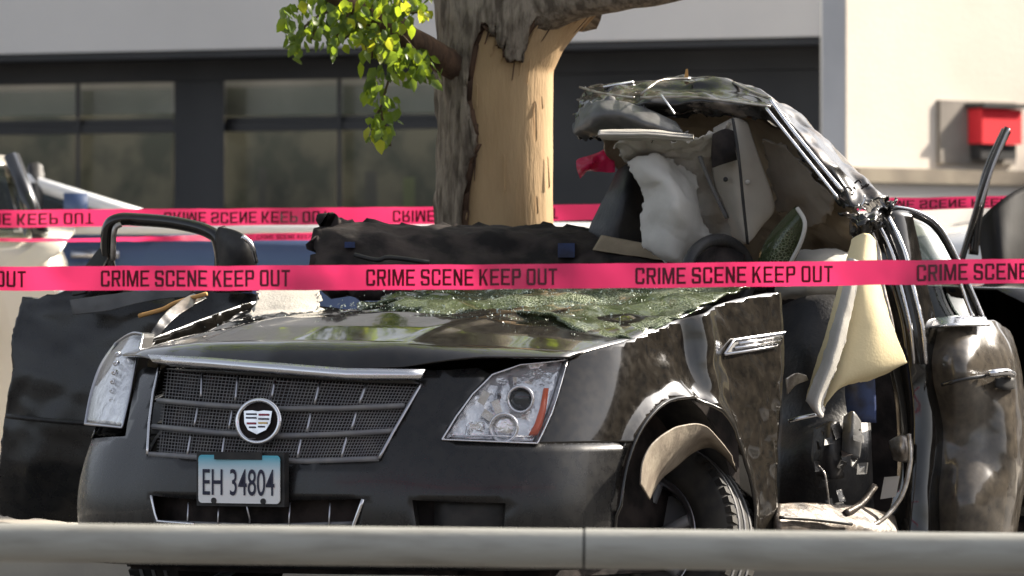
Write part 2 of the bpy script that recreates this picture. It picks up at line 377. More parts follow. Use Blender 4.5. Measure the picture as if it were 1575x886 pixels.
# ------------------------------------------------------------------ dark shopfront building with white fascia
FA, FB_ = P(0, 0, 43.4), P(1250, 0, 40.5)
fd = Vector((FB_.x-FA.x, FB_.y-FA.y, 0)).normalized(); fn_ = Vector((fd.y, -fd.x, 0))     # towards the camera
def facade(px, z, off=0.0):
    k = (px-CX)/K; A = Vector((FA.x, FA.y, 0))+fn_*off
    Y = (A.x*fn_.x+A.y*fn_.y)/(k*fn_.x+fn_.y); return Vector((k*Y, Y, z))
def fz(px, py): q = facade(px, 0); return CZ-(py-HY)/K*q.y
bl = thing('shopfront_building', 'low building with a white fascia above dark framed shop windows', 'building', (facade(600, 0).x, facade(600, 0).y, 0))
def fbox(name, m, p0, p1, z0, z1, o0, o1, parent=bl, **kw):
    b = MB(); b.hexa([facade(p0, z0, o0), facade(p1, z0, o0), facade(p1, z1, o0), facade(p0, z1, o0)], [facade(p0, z0, o1), facade(p1, z0, o1), facade(p1, z1, o1), facade(p0, z1, o1)])
    return b.build(name, m, parent, smooth=False, **kw)
L0, L1 = -2600, 1262
fbox('fascia_panel', 'stucco_white', L0, L1, 2.262, 7.2, .42, -.1)
fbox('fascia_soffit', 'dark_frame', L0, L1, 2.225, 2.258, .40, -.1)
fbox('fascia_cap', 'grey_column', L0, L1, 7.203, 7.3, .47, -.15)
fbox('lintel', 'dark_cladding', L0, L1, 2.12, 2.222, .05, -.12)
fbox('base_panel', 'dark_cladding', L0, 690, 0.0, .42, .04, -.12)
fbox('entrance_wall', 'dark_cladding', 693, L1, 0.0, 2.117, .03, -.12)
bays = [(-1290, -985), (-900, -590), (-510, -235), (-165, 118), (122, 268), (345, 520), (524, 689)]
rails = [(2.118, 2.075), (1.93, 1.862)]
for (a, b) in bays:
    for (z0, z1) in ((1.935, 2.085), (.46, 1.86)):
        p = fbox('window_pane', 'window_glass', a+3, b-3, z0, z1, -.03, -.045)
        fbox('pane_frame', 'dark_frame', a+1, b-1, z0-.028, z0-.001, .0, -.06, parent=p)
for (a, b) in [(-1300, L1-560)]:
    fbox('transom_rail', 'dark_frame', a, b, 1.862, 1.905, .012, -.075)
xs = sorted({q for ab in bays for q in ab})
for (a, b) in [(-1400, -1290), (-985, -900), (-590, -510), (-235, -165), (268, 345)]:
    fbox('pier', 'dark_cladding', a, b, .422, 2.117, .06, -.12)
for a in (120, 522): fbox('mullion', 'dark_frame', a-3, a+3, .422, 2.117, .02, -.07)
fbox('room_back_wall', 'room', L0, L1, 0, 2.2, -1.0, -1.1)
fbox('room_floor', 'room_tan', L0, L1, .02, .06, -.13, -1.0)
fbox('roof', 'grey_column', L0, L1, 7.0, 7.1, -.1, -9)
rnd = random.Random(3)
for (a, b) in bays:
    fbox('roller_blind', 'blind', a-6, b+6, 1.945+rnd.uniform(0, .03), 2.14, -.16, -.17)  # pale grey strips behind the top panes imitate street reflections on the glass
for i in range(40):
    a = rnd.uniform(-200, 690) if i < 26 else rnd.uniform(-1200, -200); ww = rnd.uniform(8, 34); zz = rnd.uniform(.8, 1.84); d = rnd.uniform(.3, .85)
    fbox('shelf_goods', rnd.choice(['room_green', 'room', 'dark_cladding']), a, a+ww, zz-rnd.uniform(.08, .3), zz, -d, -d-.12)  # blocks behind the panes, coloured to imitate patches of reflection

# ------------------------------------------------------------------ grey corner column and sunlit beige building
cc = facade(1262, 0); colb = thing('corner_column', 'pale grey corner column between dark shopfront and sunlit beige wall', 'column', (cc.x, cc.y, 0))
fbox('shaft', 'grey_column', 1264, 1300, .25, 7.4, .46, -.3, parent=colb)
fbox('base', 'grey_column', 1262, 1303, 0, .247, .49, -.3, parent=colb)
W0 = facade(1302, 0, .0); wd = Vector((.6, .8, 0)); wn = Vector((.8, -.6, 0))
def wall(px, z, off=0.0):
    k = (px-CX)/K; A = W0+wn*off; Y = (A.x*wn.x+A.y*wn.y)/(k*wn.x+wn.y); return Vector((k*Y, Y, z))
def wz(px, py): return CZ-(py-HY)/K*wall(px, 0).y
def wlin(a, z, off=0.0): return W0+wd*a+wn*off+Vector((0, 0, z))
bw = thing('beige_building', 'sunlit beige rendered wall with a red box on it', 'building', (W0.x, W0.y, 0))
def wbox(name, m, a0, a1, z0, z1, o0, o1, parent=bw):
    b = MB(); b.hexa([wlin(a0, z0, o0), wlin(a1, z0, o0), wlin(a1, z1, o0), wlin(a0, z1, o0)], [wlin(a0, z0, o1), wlin(a1, z0, o1), wlin(a1, z1, o1), wlin(a0, z1, o1)])
    return b.build(name, m, parent, smooth=False)
def wa(px): return (wall(px, 0)-W0).dot(wd)
wbox('wall', 'stucco_beige', 0, 16, 0, 5.2, 0, -.06)
zl = wz(1450, 283)
wbox('ledge', 'ledge', .02, 16.02, zl, zl+.07, .06, -.02)
wbox('lower_band', 'stucco_white', .012, 16.01, .3, zl-.003, .02, -.02)
wbox('parapet', 'stucco_white', -.03, 16.05, 5.203, 5.32, .08, -.06)
a0, a1 = wa(1440), wa(1556)
nb = wbox('niche_panel', 'niche', a0, a1, wz(1500, 252), wz(1500, 156), .025, -.02)
rb = thing('red_box', 'small red box with dark base mounted on the beige wall', 'alarm box', wall(1508, 1.9))
a0, a1 = wa(1482), wa(1543)
wbox('box_body', 'sign_red', a0, a1, wz(1510, 222), wz(1510, 168), .11, .028, parent=rb)
wbox('box_base', 'dark_frame', a0+.02, a1-.02, wz(1510, 245), wz(1510, 223), .09, .028, parent=rb)
wbox('box_hood', 'dark_frame', a0-.03, a1+.03, wz(1510, 166.5), wz(1510, 160), .14, .028, parent=rb)

rc = Vector((27, 39, 0)); rn_ = Vector((-.88, -.47, 0)).normalized(); ru = Vector((-rn_.y, rn_.x, 0))  # out-of-view building, added so the glossy paint reflects something dark and brown
mat('brick', (.22, .155, .11), .9, c2=(.15, .105, .075), nscale=3, bump=.3, bscale=40)
br = thing('brick_building', 'long brown brick building across the side street', 'building', rc)
Mb = Matrix((ru, rn_, Vector((0, 0, 1)))).transposed()
b = MB(); b.box(rc+Vector((0, 0, 7.5))-rn_*4, (42, 8, 15), Mb); b.build('wall', 'brick', br, smooth=False)
b = MB(); b.box(rc+Vector((0, 0, 15.15))-rn_*4, (42.4, 8.4, .28), Mb); b.build('cornice', 'ledge', br, smooth=False)
for k in range(10):
    for z in (1.9, 5.6, 9.2, 12.8):
        c = rc+ru*(-18.9+4.2*k)+Vector((0, 0, z)); b = MB(); b.box(c+rn_*.01, (1.9, .06, 2.0), Mb); wn_ = b.build('window', 'glass_dark', br, smooth=False)
        b = MB(); b.box(c+rn_*.05-Vector((0, 0, 1.07)), (2.2, .16, .12), Mb); b.build('sill', 'ledge', wn_, smooth=False)

# ================================================================== PARKED CARS
def parked_car(name, label, loc, rot, body, L=4.7, W=1.85, hood=1.0, roof=1.45, belt=.98, tail=1.02, band=None, wx=(.9, 3.7), ws=(1.25, 2.0), rs=(3.5, 4.2), light=True, doors=True, pil=None):
    root = thing(name, label, 'car', loc)
    M = Matrix.Rotation(rot, 3, 'Z'); Lc = Vector(loc)
    def w_(x, y, z): return Lc + M @ Vector((x, y, z))          # x: 0 nose .. L tail, y lateral
    prof = [(.12, .22), (.02, .4), (0, .55), (.03, hood-.22), (min(.18, ws[0]*.5), hood-.08), (min(.6, ws[0]*.8), hood-.03), (ws[0], hood+.02), (ws[0]+.05, belt), (2.4, belt), (rs[0]+.4, belt+.02), (rs[1]+.1, tail), (L-.12, tail-.03), (L-.02, tail-.25), (L, .6), (L-.04, .4), (L-.14, .22)]
    q = [np.array((a, b, 0.)) for a, b in prof]; pr = [crm(q, i/4) for i in range((len(q)-1)*4+1)]
    ys = [(-1, .9, .12), (-.985, .975, .05), (-.9, .99, .012), (-.6, 1, 0), (0, 1.006, -.012), (.6, 1, 0), (.9, .99, .012), (.985, .975, .05), (1, .9, .12)]
    V = []; 
    for (yy, f, dz) in ys:
        for p in pr:
            z = p[1]; zz = z-dz*max(0, (z-.5))/.5 if z > .5 else z
            V.append(w_(L/2+(p[0]-L/2)*f, yy*W/2*(1-.04*abs(z-.6)), zz))
    n = len(pr); F = [(j*n+i, j*n+i+1, (j+1)*n+i+1, (j+1)*n+i) for j in range(len(ys)-1) for i in range(n-1)]
    F += [tuple(range(n)), tuple((len(ys)-1)*n+i for i in range(n))[::-1], tuple(j*n for j in range(len(ys)))[::-1], tuple(j*n+n-1 for j in range(len(ys)))]
    bd = obj('body', V, F, body, root, sharp=50)
    hw = W/2
    def gh(z): return hw*(.93-.2*(z-belt)/(roof-belt))
    for sg in (-1, 1):
        fr = [(ws[0]+.1, belt+.02), (ws[1], roof-.05), (rs[0], roof-.05), (rs[1], belt+.03)]
        b = MB(); b.add([w_(x, sg*gh(z), z) for x, z in fr], [(0, 1, 2, 3)]); gw = b.build('side_window', 'car_glass', root, smooth=False, thick=.006)
        for (pa, pb) in (((ws[0]+.02, belt+.0), (ws[1]-.03, roof-.02)), ((2.45, belt), (2.45, roof-.03)), ((rs[1]+.06, belt+.02), (rs[0]+.04, roof-.02))):
            b = MB(); b.tube([w_(pa[0], sg*gh(pa[1]), pa[1]), w_(pb[0], sg*gh(pb[1]), pb[1])], .035, 6); b.build('pillar', (pil or band or body) if pa[0] != 2.45 else 'black_plastic', root)
        if doors:
            for x in (ws[0]+.2, 2.45, 3.5):
                b = MB(); b.box(w_(x, sg*(hw*.995), .68), (.012, .012, .5), M); b.build('door_gap', 'black_plastic', root, smooth=False)
            for x in (2.2, 3.2):
                b = MB(); b.box(w_(x, sg*(hw+.005), belt-.12), (.2, .03, .03), M); b.build('door_handle', 'satin_chrome', root)
        b = MB(); b.box(w_(ws[0]+.42, sg*(hw+.08), belt+.07), (.1, .18, .13), M); b.build('mirror', body, root)
        for x in wx:
            ax = M @ Vector((0, sg, 0)); c = w_(x, sg*(hw-.2), .33)
            b = MB(); b.lathe([(-.02, .2), (-.02, .31), (.03, .33), (.17, .33), (.213, .3), (.212, .21), (.15, .2)], c, ax, 28); wl = b.build('wheel', 'rubber', root)
            b = MB(); b.lathe([(.12, .02), (.19, .05), (.2, .19), (.212, .205), (.15, .21)], c, ax, 20); b.build('rim', 'satin_chrome', wl)
            b = MB(); b.lathe([(.19, .335), (.208, .34), (.212, .38), (.19, .39)], c, ax, 28); b.build('wheel_arch', 'black_plastic', root)
        if light:
            b = MB(); b.box(w_(.1, sg*hw*.74, hood-.26), (.16, .38, .14), M); b.build('headlight', 'reflector', root)
            b = MB(); b.box(w_(L-.06, sg*hw*.76, tail-.22), (.12, .36, .2), M); b.build('tail_light', 'tail_red', root)
        if band:
            b = MB(); b.box(w_(2.4, sg*(hw*.985), hood-.0), (L-.7, .06, .05), M); b.build('side_stripe', band, root)
    rp = [(ws[1]-.06, roof-.045), (ws[1]+.3, roof-.01), (2.7, roof), (rs[0]-.1, roof-.02), (rs[0]+.06, roof-.05)]
    V = [w_(x, yy*gh(roof), z-(abs(yy)**3)*.05) for x, z in rp for yy in (-1.04, -.9, -.5, 0, .5, .9, 1.04)]
    obj('roof', V, grid_faces(5, 7), band or body, root, thick=.04)
    for nm, a, b_ in (('windscreen', (ws[0]+.06, belt+.0), (ws[1]-.02, roof-.04)), ('rear_window', (rs[1]+.08, belt+.01), (rs[0], roof-.04))):
        V = [w_(x, yy*gh(z), z) for x, z in (a, b_) for yy in (-.95, -.4, .4, .95)]
        obj(nm, V, grid_faces(2, 4), 'car_glass', root, thick=.006)
    b = MB(); b.box(w_(2.6, 0, .75), (2.2, W*.8, .35), M); b.build('seats', 'interior', root)
    return root
def nose_at(px, Y, ox, rot):     # place so that the point ox metres behind the nose is at this pixel column
    q = P(px, 0, Y); v = Matrix.Rotation(rot, 3, 'Z') @ Vector((ox, 0, 0)); return (q.x-v.x, q.y-v.y, .0)
rt = R(180+4)
parked_car('parked_suv', 'cream white car parked at the left edge behind the open black door', nose_at(116, 33.2, 0, rt), rt, 'car_cream', L=4.8, W=1.9, hood=1.27, belt=1.26, roof=1.58, tail=1.3, ws=(.13, .29), rs=(3.9, 4.4), pil='car_black')
rt = R(183)
parked_car('parked_pickup', 'blue car with white upper band parked behind the wreck', nose_at(936, 36.2, 0, rt), rt, 'car_blue', L=5.6, W=1.9, hood=1.31, belt=1.32, roof=1.6, tail=1.34, band='car_white', ws=(1.86, 2.75), rs=(4.3, 4.7), wx=(.95, 4.4))

# ================================================================== THE TREE
TY = 28.2; TS = K/TY
def tz(py): return CZ-(py-HY)/TS
prof_t = [(tz(900), 769, 100), (tz(700), 769, 90), (tz(500), 769, 84), (tz(345), 769, 82), (tz(200), 769, 81), (tz(110), 768, 83), (tz(75), 778, 91), (tz(45), 789, 102), (tz(10), 806, 120), (tz(-40), 822, 140)]
def tprof(z):
    zs = [p[0] for p in prof_t]; cx = np.interp(z, zs, [p[1] for p in prof_t]); r = np.interp(z, zs, [p[2] for p in prof_t]); return cx, r/TS
def tpt(a, z, off=0.0):          # a = angle from the side facing the camera, to the right
    cx, r = tprof(z); ry = min(r, .2)+off; rx = r+off; q = P(cx, 0, TY); return Vector((q.x+math.sin(a)*rx, TY-math.cos(a)*ry, z))
def tuv(px, py):
    z = tz(py); cx, r = tprof(z); x = max(-1, min(1, (px-cx)/TS/(r+.01))); return (math.asin(x), z)
tree = thing('tree', 'broken street tree with bark stripped from its pale trunk', 'tree', (P(769, 0, TY).x, TY, 0))
V = []; na, nzz = 72, 150; zt = tz(-40)
for i in range(nzz+1):
    z = zt*i/nzz
    for k in range(na):
        a = -math.pi+2*math.pi*k/na
        v = tpt(a, z); d = .004*fb((v.x*5, v.y*5, z*.8), 3, 2)+.006*nz((a*1.3, z*1.1, 3), 1)
        V.append(tpt(a, z, d))
F = [(i*na+k, i*na+(k+1) % na, (i+1)*na+(k+1) % na, (i+1)*na+k) for i in range(nzz) for k in range(na)]
obj('trunk', V, F, 'wood', tree)
hole_px = [(712, 520), (716, 345), (718, 300), (722, 262), (736, 226), (731, 190), (721, 150), (724, 112), (730, 70), (741, 45), (752, 36), (757, 62), (764, 38), (770, 80), (777, 62), (780, 98), (790, 95), (804, 99), (806, 70), (812, 48), (824, 30), (846, 22), (872, 26), (893, 18), (905, 12)]
hole = [tuv(*q) for q in hole_px]
zb = tz(520); hole = hole + [(2.0, tz(5)), (2.4, tz(40)), (2.5, tz(120)), (2.45, tz(300)), (2.5, zb)]
jag = random.Random(5)
hd = densify(hole, .035); hole = [(a+jag.uniform(-.012, .012), z+jag.uniform(-.006, .006)) for a, z in hd]
def barkpt(a, z):
    v = tpt(a, z); rg = abs(nz((a*11+nz((a*3, z*3, 0), 1)*1.5, z*2.6, 1), 1)); rg2 = abs(nz((a*24, z*9, 7), 1)); w1 = noise.voronoi(Vector((a*9, z*5.5, 2)))[0]
    return tpt(a, z, .008+.024*(rg**.7)+.009*rg2+.016*min(.6, w1[1]-w1[0]))
V, F = patch([(-3.14, 0.0), (3.14, 0.0), (3.14, zt), (-3.14, zt)], [hole], .011, barkpt, us=.19)
obj('bark', V, F, 'bark', tree, thick=.012)
# torn edge of brown inner bark round the bare wood
b = MB(); hp = hole
for i in range(0, len(hp)-1, 2):
    a, z = hp[i]; a2, z2 = hp[min(i+3, len(hp)-1)]
    w0 = .03+.03*jag.random()
    b.add([tpt(a-.05, z, .02), tpt(a+.02, z, .004), tpt(a2+w0, z2, .003), tpt(a2-.05, z2, .02)], [(0, 1, 2, 3)])
b.build('inner_bark', 'bark_brown', tree, thick=.004)
for k in range(34):
    if k < 26: a, z = hole[int(len(hole)*.62*k/26)]; ln_ = jag.uniform(.03, .09)
    else: a, z = jag.uniform(-.45, 1.2), tz(jag.uniform(40, 330)); ln_ = jag.uniform(.04, .13)
    b = MB(); w0 = jag.uniform(.004, .011); b.add([tpt(a-w0, z, .004), tpt(a+w0*2, z-ln_*.1, .006), tpt(a+w0, z-ln_, .011), tpt(a-w0*.4, z-ln_*1.1, .007)], [(0, 1, 2, 3)]); b.build('wood_sliver', 'bark_brown' if k < 26 and k % 3 == 0 else 'wood', tree, smooth=False, thick=.003)
def limb(pts, rs, seed, name='limb', m='bark', n=14):
    p = smooth_path(pts, 8); k = len(p); r = [np.interp(i/(k-1)*(len(rs)-1), range(len(rs)), rs) for i in range(k)]
    b = MB(); b.tube(p, [x*(1+.05*nz((i*.7, seed, 0))) for i, x in enumerate(r)], n)
    for v in b.v: v += Vector((nz(v, 22, seed), nz(v, 22, seed+3), nz(v, 9, seed+5)))*.008
    return b.build(name, m, tree)
limb([P(800, 20, 28.1), P(890, -16, 28.0), P(1000, -30, 27.9), P(1130, -58, 27.8), P(1290, -140, 27.6), P(1420, -300, 27.6)], [.1, .095, .085, .075, .06, .03], 1)
limb([P(770, 40, 28.2), P(765, -120, 28.2), P(720, -420, 28.3), P(660, -900, 28.5), P(640, -1300, 28.6)], [.19, .2, .17, .12, .06], 2)
limb([P(850, 10, 28.25), P(930, -250, 28.5), P(980, -600, 28.8), P(1060, -1000, 29)], [.17, .14, .1, .05], 3)
limb([P(720, 110, 28.1), P(668, 84, 28.0), P(630, 58, 27.9), P(585, 32, 27.85), P(535, 6, 27.8), P(470, -40, 27.7), P(380, -150, 27.6)], [.05, .046, .042, .036, .03, .022, .012], 4, m='bark_brown')
limb([P(630, 58, 27.9), P(560, -30, 28.2), P(500, -160, 28.4), P(400, -380, 28.5)], [.035, .028, .02, .008], 5, m='bark_brown')
# leaves: one shared mesh per shade, each leaf its own object
def leafmesh(name, m, w_, l_):
    v = [(0, 0, 0), (-w_*.55, .006, -l_*.3), (0, -.003, -l_*.33), (w_*.55, .006, -l_*.3), (-w_*.42, .008, -l_*.65), (0, .0, -l_*.68), (w_*.42, .008, -l_*.65), (0, .01, -l_)]
    f = [(0, 1, 2), (0, 2, 3), (1, 4, 5, 2), (2, 5, 6, 3), (4, 7, 5), (5, 7, 6)]
    me = bpy.data.meshes.new(name); me.from_pydata(v, [], f); me.materials.append(MATS[m]); me.shade_smooth(); return me
LM = [leafmesh('leaf', 'leaf_a', .04, .066), leafmesh('leaf', 'leaf_b', .036, .07), leafmesh('leaf', 'leaf_c', .038, .062)]
rl = random.Random(11)
# (px, py, spread x, spread y, count, weights of shades)
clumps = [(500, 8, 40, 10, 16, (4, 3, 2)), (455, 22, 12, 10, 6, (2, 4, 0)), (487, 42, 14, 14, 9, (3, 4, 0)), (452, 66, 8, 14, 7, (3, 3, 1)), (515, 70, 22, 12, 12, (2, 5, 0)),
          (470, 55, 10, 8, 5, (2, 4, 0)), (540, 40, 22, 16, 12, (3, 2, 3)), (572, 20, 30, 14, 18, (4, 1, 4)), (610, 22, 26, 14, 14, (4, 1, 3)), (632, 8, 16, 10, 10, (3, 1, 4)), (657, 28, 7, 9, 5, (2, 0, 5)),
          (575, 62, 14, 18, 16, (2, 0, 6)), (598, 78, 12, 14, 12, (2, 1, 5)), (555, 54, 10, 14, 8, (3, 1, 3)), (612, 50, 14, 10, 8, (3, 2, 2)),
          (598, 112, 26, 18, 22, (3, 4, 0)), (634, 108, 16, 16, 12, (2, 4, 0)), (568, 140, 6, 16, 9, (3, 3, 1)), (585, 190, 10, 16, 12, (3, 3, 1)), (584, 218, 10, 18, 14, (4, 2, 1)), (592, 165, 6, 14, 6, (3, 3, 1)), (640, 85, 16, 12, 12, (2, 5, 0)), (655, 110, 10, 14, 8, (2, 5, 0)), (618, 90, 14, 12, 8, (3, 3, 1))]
nl = 0
for (cx, cy, sx_, sy_, n_, wt) in clumps:
    for i in range(n_):
        x, y = cx+max(-1.7, min(1.7, rl.gauss(0, .75)))*sx_, cy-10+max(-1.6, min(1.6, rl.gauss(0, .75)))*sy_
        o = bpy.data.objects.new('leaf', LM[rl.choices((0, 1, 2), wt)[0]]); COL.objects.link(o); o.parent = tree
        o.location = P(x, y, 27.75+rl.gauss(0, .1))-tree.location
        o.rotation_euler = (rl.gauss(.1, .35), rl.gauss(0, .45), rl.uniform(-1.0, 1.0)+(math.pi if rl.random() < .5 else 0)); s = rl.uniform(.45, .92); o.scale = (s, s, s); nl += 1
for pts in ([(600, 50), (600, 110), (588, 160), (586, 225)], [(545, 12), (500, 20), (470, 40), (452, 75)], [(540, 15), (520, 50), (512, 78)], [(585, 35), (575, 60), (572, 90)], [(630, 20), (655, 18)], [(570, 110), (566, 150)], [(610, 45), (640, 80), (655, 115)], [(600, 60), (570, 80), (560, 60)], [(560, 15), (545, 45), (520, 68)], [(500, 18), (485, 45), (478, 62)], [(600, 40), (612, 70), (606, 100)], [(588, 160), (575, 185), (572, 205)], [(587, 180), (598, 205), (600, 225)], [(540, 8), (490, 2), (450, 18)]):
    b = MB(); b.tube(smooth_path([P(x, y, 27.78) for x, y in pts], 5), .004, 5); b.build('twig', 'twig', tree)
V, F = [], []
for i in range(430):
    f = rl.random(); k_ = rl.choice([((470, 10), (560, 40)), ((540, 20), (640, 100)), ((560, 5), (655, 20)), ((590, 70), (660, 120)), ((585, 120), (588, 225)), ((450, 20), (460, 80)), ((500, 20), (520, 80)), ((560, 40), (600, 95))])
    x = k_[0][0]+(k_[1][0]-k_[0][0])*f+rl.gauss(0, 12); y = k_[0][1]+(k_[1][1]-k_[0][1])*f+rl.gauss(0, 9)-8
    c = P(x, y, 27.8+rl.gauss(0, .13)); M = Matrix.Rotation(rl.uniform(0, 6.28), 3, 'Z') @ Matrix.Rotation(rl.gauss(.1, .5), 3, 'X') @ Matrix.Rotation(rl.gauss(0, .6), 3, 'Y'); q = rl.uniform(.4, .75); b0 = len(V)
    V += [c+M @ (Vector(p_)*q) for p_ in ((0, 0, 0), (-.021, .006, -.02), (0, -.003, -.022), (.021, .006, -.02), (-.016, .008, -.044), (0, 0, -.046), (.016, .008, -.044), (0, .01, -.068))]
    F += [tuple(b0+z_ for z_ in t_) for t_ in ((0, 1, 2), (0, 2, 3), (1, 4, 5, 2), (2, 5, 6, 3), (4, 7, 5), (5, 7, 6))]
fo_ = obj('small_foliage', V, F, 'leaf_b', tree); fo_['kind'] = 'stuff'
# crown above the frame: many loose leaves (shade on the car and pavement)
v0 = [Vector((0, 0, 0)), Vector((-.03, .01, -.03)), Vector((.03, .01, -.03)), Vector((0, 0, -.09))]
V, F = [], []
cl = [(rl.uniform(-2.6, 1.2), rl.uniform(-1.4, 2.6), rl.uniform(2.75, 6.2)) for _ in range(95)]
for (x, y, z) in cl:
    for i in range(55):
        c = Vector((x+rl.gauss(0, .22), TY+y+rl.gauss(0, .22), max(2.62, z+rl.gauss(0, .18))))
        M = Matrix.Rotation(rl.uniform(0, 6.28), 3, 'Z') @ Matrix.Rotation(rl.gauss(0, .6), 3, 'X'); b0 = len(V)
        V += [c+M @ q for q in v0]; F.append((b0, b0+1, b0+3, b0+2))
co = obj('crown', V, F, 'leaf_a', tree, smooth=False); co['kind'] = 'stuff'

# ================================================================== THE WRECKED CAR
car = thing('crashed_car', 'wrecked black sedan with peeled roof and crushed windscreen in front of the tree', 'car', (O.x+BV.x*2, O.y+BV.y*2, 0))
LEV = [.2, .5, .8, 1.05]
PLAN = np.array([
 [(0, -.04), (.3, -.01), (.5, .05), (.68, .14), (.81, .27), (.885, .42), (.91, .6), (.915, .9), (.91, 1.2), (.905, 1.55)],
 [(0, -.065), (.3, -.035), (.5, .03), (.70, .125), (.84, .26), (.905, .42), (.93, .6), (.935, .9), (.93, 1.2), (.92, 1.55)],
 [(0, .04), (.28, .085), (.46, .165), (.63, .265), (.765, .385), (.84, .5), (.885, .65), (.9, .9), (.9, 1.2), (.895, 1.55)],
 [(0, .2), (.24, .23), (.4, .3), (.56, .38), (.68, .47), (.765, .57), (.815, .7), (.845, .9), (.86, 1.2), (.86, 1.55)]])
def S(u, z, off=0.0):
    w_ = []
    for i in range(4):
        q = 1.0
        for j in range(4):
            if i != j: q *= (z-LEV[j])/(LEV[i]-LEV[j])
        w_.append(q)
    def at(uu):
        a = abs(uu); p = sum(w_[i]*crm(PLAN[i], min(a, 8.999)) for i in range(4)); return p[1], (p[0] if uu >= 0 else -p[0])
    s, t = at(u)
    if off:
        e = .02; s1, t1 = at(u+e); s0, t0 = at(u-e)
        if abs(u) < .03: s0, t0 = s1, -t1; 
        tx, ty = s1-s0, t1-t0; n_ = math.hypot(tx, ty) or 1
        s, t = s-ty/n_*off, t+tx/n_*off
    return C(s, t, z)
def proj(v): return (CX+K*v.x/v.y, HY-K*(v.z-CZ)/v.y)
_u = np.arange(-8.9, 8.95, .1); _z = np.arange(.16, 1.1, .02)
_tab = [(u, z, *proj(S(u, z)), S(u, z).y) for u in _u for z in _z]; TAB = np.array(_tab)
def inv(px, py, side=0):
    d = (TAB[:, 2]-px)**2+(TAB[:, 3]-py)**2+(TAB[:, 4]-24.5)*40
    if side > 0: d = d+(TAB[:, 0] < -.5)*1e6
    if side < 0: d = d+(TAB[:, 0] > .5)*1e6
    u, z = TAB[d.argmin(), :2]
    for _ in range(6):
        a = proj(S(u, z)); b_ = proj(S(u+.01, z)); c_ = proj(S(u, z+.002))
        J = np.array([[(b_[0]-a[0])/.01, (c_[0]-a[0])/.002], [(b_[1]-a[1])/.01, (c_[1]-a[1])/.002]])
        try: st = np.linalg.solve(J, np.array([px-a[0], py-a[1]]))
        except Exception: break
        u += max(-.2, min(.2, st[0])); z += max(-.03, min(.03, st[1])); u = max(-8.9, min(8.9, u)); z = max(.16, min(1.12, z))
    return (u, z)
def IV(l, side=1): return [inv(x, y, side) for x, y in l]
def mir(l): return [(-u, z) for u, z in l]
US = .19
def dent(u, z):
    """inward/outward crumple of the driver's side fender"""
    d = 0
    if u > 5.5:
        k = min(1, (u-5.5)/1.5); v = S(u, z)
        d += k*.006*fb(v, 5, 3)
        d += -.02*math.exp(-((u-7.15)/.22)**2)*min(1, max(0, (z-.25)/.5)) + .026*math.exp(-((u-7.5)/.2)**2)*(.4+.6*min(1, max(0, (z-.3)/.4)))
        d += -.016*math.exp(-((u-6.7)/.25)**2-((z-.86)/.05)**2)
        d += k*.011*fold(v, 3.2, 2)+.03*math.exp(-((u-6.95)/.22)**2-((z-.70)/.055)**2)+.016*math.exp(-((u-7.75)/.12)**2-((z-.5)/.16)**2)+.006*nz(v, 16, 4)*max(0, min(1, (u-6.6)*2))
        if z < .85: d += .014*math.exp(-((math.hypot((S(u, z)-C(.87, 0, 0)).dot(BV), z-.335)-.385)/.028)**2)
    return d
def shell(u, z): return S(u, z, dent(u, z))
def arch(a0, a1, n, r=.385, s0=.87, z0=.335):
    """points of the wheel arch as (u, z); a measured from the front (0) over the top to the rear (180)"""
    o = []
    for i in range(n+1):
        a = R(a0+(a1-a0)*i/n); s = s0-r*math.cos(a); z = z0+r*math.sin(a)
        lo, hi = 3.0, 8.9
        for _ in range(30):
            m_ = (lo+hi)/2
            if (S(m_, z)-O).dot(BV) < s: lo = m_
            else: hi = m_
        o.append(((lo+hi)/2, z))
    return o
# ---- bumper cover with grille and intake openings
HL = IV([(680, 676), (702, 640), (727, 606), (757, 576), (800, 561), (872, 553), (862, 590), (848, 635), (826, 682)])
GR = IV([(246, 566), (340, 574), (470, 582), (560, 588), (648, 590), (628, 625), (605, 665), (583, 706), (470, 709), (350, 706), (228, 699), (231, 650), (237, 605)], 0)
LG = IV([(233, 762), (300, 768), (400, 770), (480, 769), (559, 767), (545, 804), (538, 826), (400, 832), (250, 826), (243, 800)], 0)
seamz = HL[-1][1]
af = arch(-18, 41, 14)                                  # front of arch, bottom to seam
cutR = IV([(668, 570), (700, 568), (735, 566)])
topR = [af[-1], HL[-1], HL[0], HL[1], HL[2], HL[3]] + cutR[::-1]
# centre of the top edge, just above the grille
topc = IV([(655, 568), (560, 564), (405, 556)], 1)
outl = af + topR[1:] + topc + mir((af+topR[1:]+topc)[::-1])
FG = IV([(634, 769), (700, 772), (778, 774), (774, 830), (644, 830)])
V, F = patch(outl, [GR, LG, FG], .03, lambda u, z: S(u, z), US)
obj('bumper_cover', V, F, 'paint_soft', car, thick=.006)
# ---- fenders
fo = [HL[-1]] + HL[-2:-5:-1]
ftop = IV([(915, 538), (960, 525), (1010, 508), (1060, 487), (1100, 470), (1140, 459), (1175, 451), (1196, 450)])
frear = IV([(1203, 462), (1212, 485), (1213, 510), (1207, 560), (1203, 640), (1200, 720), (1196, 830)])
fen = fo + ftop + frear + [(frear[-1][0], .2)] + arch(190, 41, 40)
V, F = patch(fen, [], .013, shell, US)
obj('fender', V, F, 'paint_dusty', car, thick=.005, label='dented front fender on the driver side')
mf = mir(HL[-4:][::-1] + [(u, z) for u, z in ftop[:6]] + [(8.3, .98), (8.3, .2)] + arch(190, 41, 30))
V, F = patch(mf, [], .03, lambda u, z: S(u, z), US); obj('fender', V, F, 'paint', car, thick=.005)
